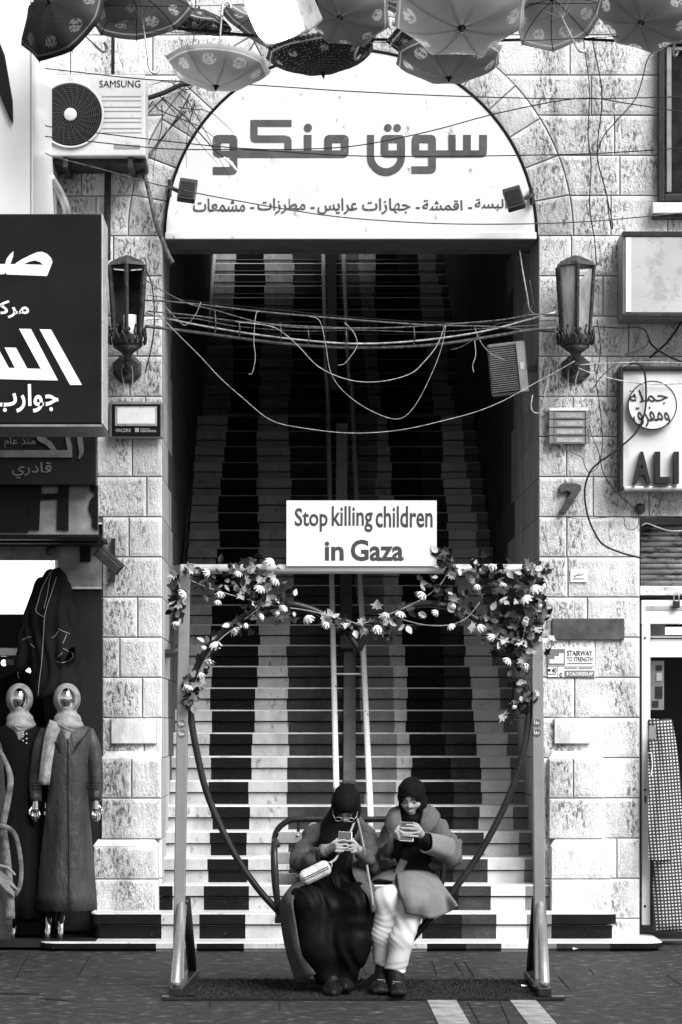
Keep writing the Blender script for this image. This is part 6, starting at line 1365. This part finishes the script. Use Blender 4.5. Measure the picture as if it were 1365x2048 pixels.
lapel('lapel', [[(802, 1612, -2.36), (792, 1615, -2.30), (782, 1620, -2.26)], [(801, 1628, -2.42), (786, 1630, -2.43), (773, 1636, -2.38)], [(803, 1644, -2.46), (787, 1648, -2.475), (771, 1652, -2.44)], [(801, 1660, -2.47), (788, 1664, -2.475), (776, 1668, -2.46)], [(788, 1678, -2.47), (784, 1679, -2.47), (781, 1680, -2.47)]])
S = SDF(W(780, 1760, -2.2) + Vector((0, -.4, 0)), W(885, 1700, -2.2) + Vector((0, .14, 0)), .006); S.ell(W(829, 1730, -2.28), (.166, .140, .05), k=0); S.keep(lambda P: np.maximum(P[..., 2] - W(0, 1719, -2.4).z, W(0, 1742, -2.4).z - P[..., 2])); S.mesh('belt', M_wool, w2)
mb = MB(); mb.tube(smooth_pts([W(808, 1722, -2.44), W(800, 1738, -2.47), W(793, 1758, -2.52), W(789, 1776, -2.62)], 4), .022, 8, flat=.3, up=(0, 1, 0)); mb.tube(smooth_pts([W(812, 1722, -2.44), W(804, 1740, -2.46), W(797, 1752, -2.49)], 4), .012, 8, flat=.4, up=(0, 1, 0)); mb.build('belt_tie', M_wool, w2, True)
sheet('coat_skirt', [[(793, 1744, -2.45), (815, 1742, -2.47), (838, 1742, -2.46), (858, 1745, -2.41), (873, 1750, -2.34)],
    [(796, 1766, -2.66), (820, 1760, -2.66), (846, 1760, -2.62), (866, 1766, -2.50), (886, 1770, -2.44)],
    [(800, 1788, -2.80), (825, 1782, -2.82), (854, 1782, -2.76), (878, 1788, -2.60), (898, 1786, -2.56)],
    [(807, 1808, -2.83), (832, 1808, -2.85), (862, 1808, -2.80), (890, 1808, -2.62), (909, 1800, -2.64)],
    [(812, 1827, -2.82), (838, 1832, -2.83), (866, 1837, -2.79), (896, 1826, -2.62), (917, 1812, -2.66)]], M_wooll, w2, .008, 5, 1.2, .011)
sheet('coat_front_edge', [[(793, 1740, -2.42), (770, 1742, -2.40), (752, 1748, -2.32)], [(790, 1757, -2.58), (765, 1754, -2.56), (744, 1760, -2.44)], [(787, 1762, -2.62), (763, 1759, -2.62), (741, 1766, -2.5)]], M_wool, w2, .010, 4)
S = SDF(W(735, 1955, -2.2) + Vector((0, -.75, 0)), W(880, 1740, -2.2) + Vector((0, .12, 0)), .006)
S.path([W(808, 1792, -2.26), W(775, 1800, -2.71)], [.09, .070], k=.03); S.path([W(775, 1800, -2.71), W(765, 1870, -2.68), W(767, 1940, -2.64)], [.070, .060, .048], k=.03)
S.path([W(842, 1792, -2.26), W(824, 1816, -2.74)], [.09, .068], k=.02); S.path([W(824, 1816, -2.74), W(804, 1880, -2.76), W(789, 1950, -2.74)], [.066, .062, .055], k=.018)
S.keep(lambda P: (W(0, 1938, -2.7).z - .25 * (P[..., 0] - W(780, 0, -2.7).x)) - P[..., 2]); S.warp(lambda P: fold(P, (.30, .1, 1), .0022, .11, 1.6, .3) + fold(P, (1, .2, -.7), .0022, .045, 1.4, .3) * np.clip(1 - np.abs(P[..., 2] - .36) * 8, 0, 1) + fold(P, (1, .1, .3), .004, .04, 1., .8) * np.clip(1 - (P[..., 2] - .10) * 9, 0, 1)); S.mesh('jeans', M_jean, w2)
mb = MB(); mb.tube(smooth_pts([W(838, 1826, -2.78), W(822, 1880, -2.80), W(806, 1942, -2.78)], 5), .003, 5); mb.build('seam', M_jean, w2)
for lab, a, b, c_ in ((0, (767, 1934, -2.63), (763, 1966, -2.72), (760, 1976, -2.80)), (1, (790, 1936, -2.725), (794, 1970, -2.80), (797, 1980, -2.88))):
    S = SDF(W(*c_) - Vector((.09, .14, .06)), W(*a) + Vector((.08, .12, .05)), .005); S.path([W(*a), W(*b)], [.044, .045], k=.02); S.ell(W(*c_), (.045, .085, .034), k=.03); S.box(W(c_[0], c_[1] + 3, c_[2] + .03), (.044, .12, .014), rad=.012, k=.012)
    S.keep(lambda P: .004 - P[..., 2]); sh = S.mesh('shoe', M_shoe, w2)
    mb = MB(); [mb.tube([W(b[0] - 8, b[1] - 6 + q * 4, b[2] - .05 - .012 * q), W(b[0] + 8, b[1] - 5 + q * 4, b[2] - .05 - .012 * q)], .003, 5) for q in range(3)]; mb.build('laces', M_grey, sh)
phone('phone held sideways by the woman in the wool coat', W(814, 1664, -2.608), R(-34), R(4), .075, .12)

# ------------------------------------------------------------------ mannequins
M_mir = mat('mirror_chrome', .7, .06, metal=1., var=.05)
M_gown = mat('dark_sheen_cloth', .046, .5, var=.55, vs=4, spec=.35, grain=.5, gs=190, stretch=(1.3, 1.3, .5), bump=.7, bs=5, bd=.05, det=2.)  # stretched tone patches put into the colour as sheen
M_gownb = mat('black_gown_cloth', .004, .8, var=.3, spec=.1)
M_scarf = mat('pale_crinkled_scarf', .27, .9, var=.4, vs=18, bump=.6, bs=60, grain=.15, gs=240)
def mannequin(label, cx, dx, Y, gown, scarf_tail, buttons, arms):
    Z = lambda x, y, dy=0: W(cx + x, y, Y + dy); t = thing('mannequin', label, 'mannequin', W(cx, 1868, Y))
    k = (Y - CAMY) / FPX
    S = SDF(Z(-32, 1450) - Vector((0, .16, 0)), Z(32, 1360) + Vector((0, .16, 0)), .006); S.ell(Z(0, 1398, -.014), (.060, .086, .086), k=0); S.cap(Z(0, 1415, .02), Z(0, 1450, .03), .045, .05, k=.03); S.mesh('head', M_mir, t)
    S = SDF(Z(-48, 1495) - Vector((0, .22, 0)), Z(52, 1358) + Vector((0, .2, 0)), .0055); S.ell(Z(0, 1398, .012), (.088, .108, .102), k=0); S.ell(Z(0, 1399, -.125), (.058, .107, .084), k=.008, op='s')
    S.ell(Z(1, 1438, .0), (.088, .095, .05), k=.03); S.ell(Z(3, 1451, -.02), (.098, .104, .045), k=.02); S.cap(Z(0, 1450, -.05), Z(1, 1478, -.10), .06, .022, k=.035)
    S.warp(lambda P: .0026 * np.sin((P[..., 2] - 7 * (P[..., 0] - Z(6, 0).x) ** 2 + .35 * P[..., 0]) * 260 + 3 * np.sin(P[..., 0] * 27)) * (.5 + .5 * np.sin(P[..., 0] * 40 + P[..., 2] * 60)) * np.clip((Z(0, 1418).z - P[..., 2]) * 25, 0, 1)); S.mesh('headscarf', M_scarf, t)
    if scarf_tail: sheet('scarf_tail', [[(cx - 34, 1440, Y - .06), (cx - 18, 1446, Y - .09), (cx - 5, 1450, Y - .08)], [(cx - 44, 1470, Y - .10), (cx - 32, 1472, Y - .125), (cx - 20, 1474, Y - .12)], [(cx - 52, 1520, Y - .12), (cx - 40, 1522, Y - .14), (cx - 29, 1522, Y - .13)], [(cx - 57, 1568, Y - .12), (cx - 45, 1570, Y - .14), (cx - 35, 1570, Y - .13)]], M_scarf, t, .008, 5, amp=.008)
    mb = MB(); rings = []
    for y, xl, xr, dp in gown:
        c = Z((xl + xr) / 2, y); n = 48; L = []
        for i in range(n):
            a = 2 * math.pi * i / n; s = max(0, (y - 1560) / 260); f = 1 + s * (.10 * abs(math.cos(3.5 * a + .6)) - .05 + .04 * math.cos(11 * a + y * .008))
            L.append(c + Vector(((xr - xl) / 2 * k * math.cos(a) * f, dp * math.sin(a) * f, 0)))
        rings.append(L)
    mb.loft(rings); mb.build('gown', M_gown if not buttons else M_gownb, t, True)
    for pts, hx in arms:
        mb = MB(); mb.tube(smooth_pts([Z(*p) for p in pts], 5), [(.05 - .012 * i / (5 * (len(pts) - 1))) * min(1, .55 + i * .15) for i in range(5 * (len(pts) - 1) + 1)], 14); mb.build('sleeve', M_gown if not buttons else M_gownb, t, True)
        w_ = Z(*pts[-1]); S = SDF(w_ - Vector((.07, .07, .16)), w_ + Vector((.07, .07, .03)), .004); S.cap(w_, w_ - Vector((0, .005, .05)), .021, .026, k=.01)
        for i, (ox, ln) in enumerate(((-.021, .058), (-.007, .068), (.007, .064), (.021, .05))):
            p = w_ + Vector((ox * hx, -.008, -.062)); S.path([p, p + Vector((.1 * ox * hx, -.008, -ln * .55)), p + Vector((0, .006, -ln))], [.0085, .008, .006], k=.004)
        p = w_ + Vector((.024 * hx * -1, -.01, -.035)); S.path([p, p + Vector((-.016 * hx, -.014, -.025)), p + Vector((-.014 * hx, -.02, -.05))], [.009, .008, .006], k=.005); S.mesh('hand', M_mir, t)
    if buttons:
        for i, (bx, by) in enumerate(((-8, 1452), (-2, 1459), (6, 1464), (-2, 1467), (8, 1470), (14, 1468), (6, 1474), (14, 1478), (7, 1482), (14, 1487))):
            mb = MB(); mb.lathe([(.006, -.003), (.007, 0), (.004, .004)], Z(bx, by, -.14), 8, 0, Matrix.Rotation(R(90), 3, 'X')); mb.build('button', M_alu, t, True)
    else:
        mb = MB(); mb.tube([Z(2, 1476, -.128), Z(2, 1530, -.142), Z(3, 1640, -.135), Z(4, 1815, -.165)], .003, 5); mb.build('front_seam', M_black, t)
        for sx in (-1, 1):
            for q in range(3): mb = MB(); mb.tube(smooth_pts([Z(sx * (50 - 4 * q), 1452 + q * 5, -.05), Z(sx * (34 - 3 * q), 1474 + q * 5, -.112), Z(sx * (16 - 2 * q), 1492 + q * 7, -.136)], 4), .0028, 5); mb.build('piping', M_black, t)
        for sx, ang in ((-60, 0), (56, 0)):
            for q in range(3): c = Z(sx + (3 if sx < 0 else -3), 1566 + q * 6, -.02); mb = MB(); mb.tube([c + Vector((.047 * math.cos(a), .047 * math.sin(a), 0)) for a in [i * math.pi / 8 for i in range(17)]], .0025, 5, cap=False); mb.build('piping', M_black, t)
    for sx in (-38, -12): mb = MB(); mb.tube([Z(sx, 1800, 0), Z(sx, 1862, 0), Z(sx - 2, 1880, -.03)], [.03, .022, .02], 10); mb.build('leg', M_mir, t, True)
    return t
mannequin('chrome faced mannequin in a long dark coat dress with a pale scarf hanging down', 134, 0, .60, [(1448, -18, 22, .07), (1454, -42, 44, .095), (1464, -54, 53, .105), (1490, -52, 50, .13), (1530, -43, 42, .14), (1580, -38, 40, .125), (1640, -44, 46, .135), (1720, -52, 52, .15), (1790, -57, 56, .165), (1820, -60, 57, .17)], True, False,
          [([(-44, 1458), (-57, 1508), (-63, 1560), (-62, 1603, -.03)], 1), ([(44, 1458), (55, 1508), (60, 1560), (58, 1602, -.03)], -1)])
mannequin('chrome faced mannequin in a black gown with a double row of buttons at left', 39, 0, .72, [(1448, -18, 22, .07), (1454, -40, 40, .095), (1464, -52, 50, .105), (1490, -52, 50, .13), (1530, -46, 46, .14), (1580, -44, 44, .125), (1640, -48, 48, .135), (1720, -54, 54, .15), (1790, -58, 57, .165), (1836, -60, 58, .17)], False, True,
          [([(-44, 1458), (-57, 1508), (-63, 1560), (-60, 1603, -.03)], 1), ([(44, 1458), (55, 1508), (58, 1560), (52, 1600, .05)], -1)])
mb = MB(); lbox(mb, -140, 1842, 80, 1872, .72, 1.1); 
t = tag(mb.build('display_plinth', M_black, None, bevel=.006), 'low black display plinth under the mannequins', 'plinth')
mb = MB(); lbox(mb, 30, 1826, 90, 1838, .7, 1.0); tag(mb.build('floor_tile_step', M_band, None, bevel=.004), 'pale tiled step behind the mannequins at the shop entrance', 'step')
# mannequin cut by the left border
t = thing('mannequin', 'coat wearing mannequin with bent hand and belt, cut off by the left border', 'mannequin', W(-30, 1862, -.1))
M_coatb = mat('fleecy_pale_trim', .13, .9, var=.6, vs=20, bump=.5, bs=80); Yc = -.1
S = SDF(W(-110, 1880, Yc) - Vector((0, .3, 0)), W(60, 1460, Yc) + Vector((0, .3, 0)), .01); S.path([W(-50, 1500, Yc), W(-50, 1640, Yc), W(-45, 1850, Yc)], [.16, .14, .22], k=.05); S.path([W(-20, 1510, Yc), W(-6, 1600, Yc), W(-8, 1680, Yc - .08)], [.06, .06, .05], k=.04); S.warp(lambda P: fold(P, (0, 0, 1), .008, .09)); S.mesh('coat', M_gown, t)
sheet('trim', [[(-10, 1498, Yc - .1), (0, 1495, Yc - .1)], [(5, 1520, Yc - .13), (14, 1520, Yc - .12)], [(15, 1560, Yc - .14), (27, 1558, Yc - .13)], [(8, 1610, Yc - .15), (20, 1612, Yc - .14)], [(0, 1650, Yc - .15), (12, 1652, Yc - .15)]], M_coatb, t, .008)
sheet('trim', [[(0, 1660, Yc - .15), (14, 1660, Yc - .15)], [(8, 1720, Yc - .16), (22, 1722, Yc - .16)], [(14, 1790, Yc - .18), (28, 1790, Yc - .18)], [(10, 1842, Yc - .2), (30, 1838, Yc - .2)]], M_coatb, t, .008)
mb = MB(); mb.tube(smooth_pts([W(-30, 1655, Yc - .14), W(0, 1652, Yc - .17), W(22, 1660, Yc - .18), (W(34, 1682, Yc - .18)), W(42, 1730, Yc - .17), W(40, 1770, Yc - .17), W(30, 1792, Yc - .17)], 5), .015, 8, flat=.3, up=(0, 1, 0)); mb.build('belt', M_coatb, t, True)
S = SDF(W(-50, 1810, Yc - .3), W(60, 1700, Yc) , .005); S.path([W(-40, 1715, Yc - .16), W(-6, 1745, Yc - .2)], [.035, .03], k=.02)
for i in range(4): S.path([W(-4, 1740 + i * 7, Yc - .2 - .004 * i), W(14, 1757 + i * 8, Yc - .21), W(28 + 6 * (i % 2) - (i // 3) * 6, 1772 + i * 7, Yc - .2)], [.012, .010, .008], k=.006)
S.path([W(-2, 1732, Yc - .22), W(16, 1736, Yc - .24), W(30, 1750, Yc - .24)], [.012, .011, .008], k=.006); S.mesh('hand', mat('dull_mannequin_plastic', .2, .4), t)
# coat hung in the shop entrance
t = thing('hanging_coat', 'black coat with pale contrast stitching hung on a hook in the shop entrance', 'coat', W(90, 1410, .6)); Yh = .86
zc = lambda x, y, dy=0: W(x * .1855, 1100 + y * .1855, Yh + dy)
S = SDF(W(20, 1420, Yh) - Vector((0, .22, 0)), W(160, 1130, Yh) + Vector((0, .2, 0)), .008)
S.path([zc(592, 215), zc(560, 420), zc(570, 700)], [.028, .10, .15], k=.06, sq=(1, 1, 1)); S.path([zc(570, 700), zc(590, 1100), zc(600, 1480)], [.14, .15, .165], k=.06)
S.path([zc(460, 420), zc(360, 760), zc(300, 1010), zc(235, 1215)], [.055, .065, .062, .06], k=.03); S.path([zc(660, 330), zc(680, 700, -.06), zc(690, 1120, -.10)], [.05, .075, .082], k=.03)
S.cap(zc(692, 1175, -.10), zc(692, 1110, -.10), .07, .065, k=.004, op='s'); S.keep(lambda P: np.maximum(P[..., 2] - zc(0, 195).z, zc(0, 1600).z + .18 * (P[..., 0] - zc(400, 0).x) - P[..., 2])); S.warp(lambda P: fold(P, (0, 0, 1), .008, .08)); S.mesh('coat_body', mat('black_coat_cloth', .010, .85, var=.3, vs=8, spec=.15, grain=.3, gs=200), t)
from mathutils.bvhtree import BVHTree
cb_ = [o for o in t.children if o.name.startswith('coat_body')][0]; bv = BVHTree.FromPolygons([v.co + wloc(t) for v in cb_.data.vertices], [list(q.vertices) for q in cb_.data.polygons]); eye = Vector((0, CAMY, CAMZ))
def onto(q):
    d = (q - eye).normalized(); h = bv.ray_cast(eye, d)[0]; return (h if h is not None else q) - d * .004
M_st = mat('pale_stitching', .3, .8)
for pts, dy in (([(560, 205), (530, 350), (510, 480), (475, 630)], -.11), ([(610, 290), (550, 480), (510, 600), (482, 720), (470, 900), (450, 1200), (425, 1400), (410, 1580)], -.15), ([(540, 240), (450, 420), (410, 560), (390, 660), (470, 722)], -.13),
                ([(560, 950), (595, 925), (632, 875)], -.19), ([(632, 852), (690, 880), (752, 905)], -.185), ([(718, 910), (700, 960), (678, 1005)], -.19), ([(680, 1062), (735, 1090), (778, 1110), (788, 1150), (740, 1195), (670, 1215), (612, 1205), (600, 1180), (640, 1140), (672, 1110)], -.19), ([(245, 970), (290, 945), (335, 935)], -.07), ([(330, 1010), (370, 1055)], -.07)):
    mb = MB(); mb.tube([onto(q) for q in smooth_pts([zc(x, y) for x, y in pts], 6)], .0022, 5); mb.build('stitching', M_st, t)
mb = MB(); mb.tube(smooth_pts([zc(590, 210), zc(575, 170), zc(560, 130), zc(548, 100)], 3), .003, 5); mb.build('hook', M_alu, t)
# second dark garment behind the left mannequin
t = thing('hanging_jacket', 'dark jacket on a hanger under the lit lamps behind the left mannequin', 'jacket', W(38, 1400, 1.2))
S = SDF(W(-40, 1480, 1.2) - Vector((0, .15, 0)), W(90, 1335, 1.2) + Vector((0, .15, 0)), .01); S.path([W(38, 1350, 1.2), W(0, 1375, 1.2), W(-20, 1470, 1.2)], [.03, .07, .07], k=.05); S.path([W(38, 1350, 1.2), W(62, 1372, 1.2), W(72, 1470, 1.2)], [.03, .07, .07], k=.05); S.path([W(38, 1360, 1.2), W(35, 1470, 1.2)], [.05, .14], k=.05); S.mesh('jacket_body', M_gownb, t)
mb = MB(); mb.tube(smooth_pts([W(38, 1358, 1.12), W(36, 1346, 1.12), W(40, 1340, 1.12), W(42, 1346, 1.12)], 4), .004, 6); mb.build('hanger', M_alu, t)
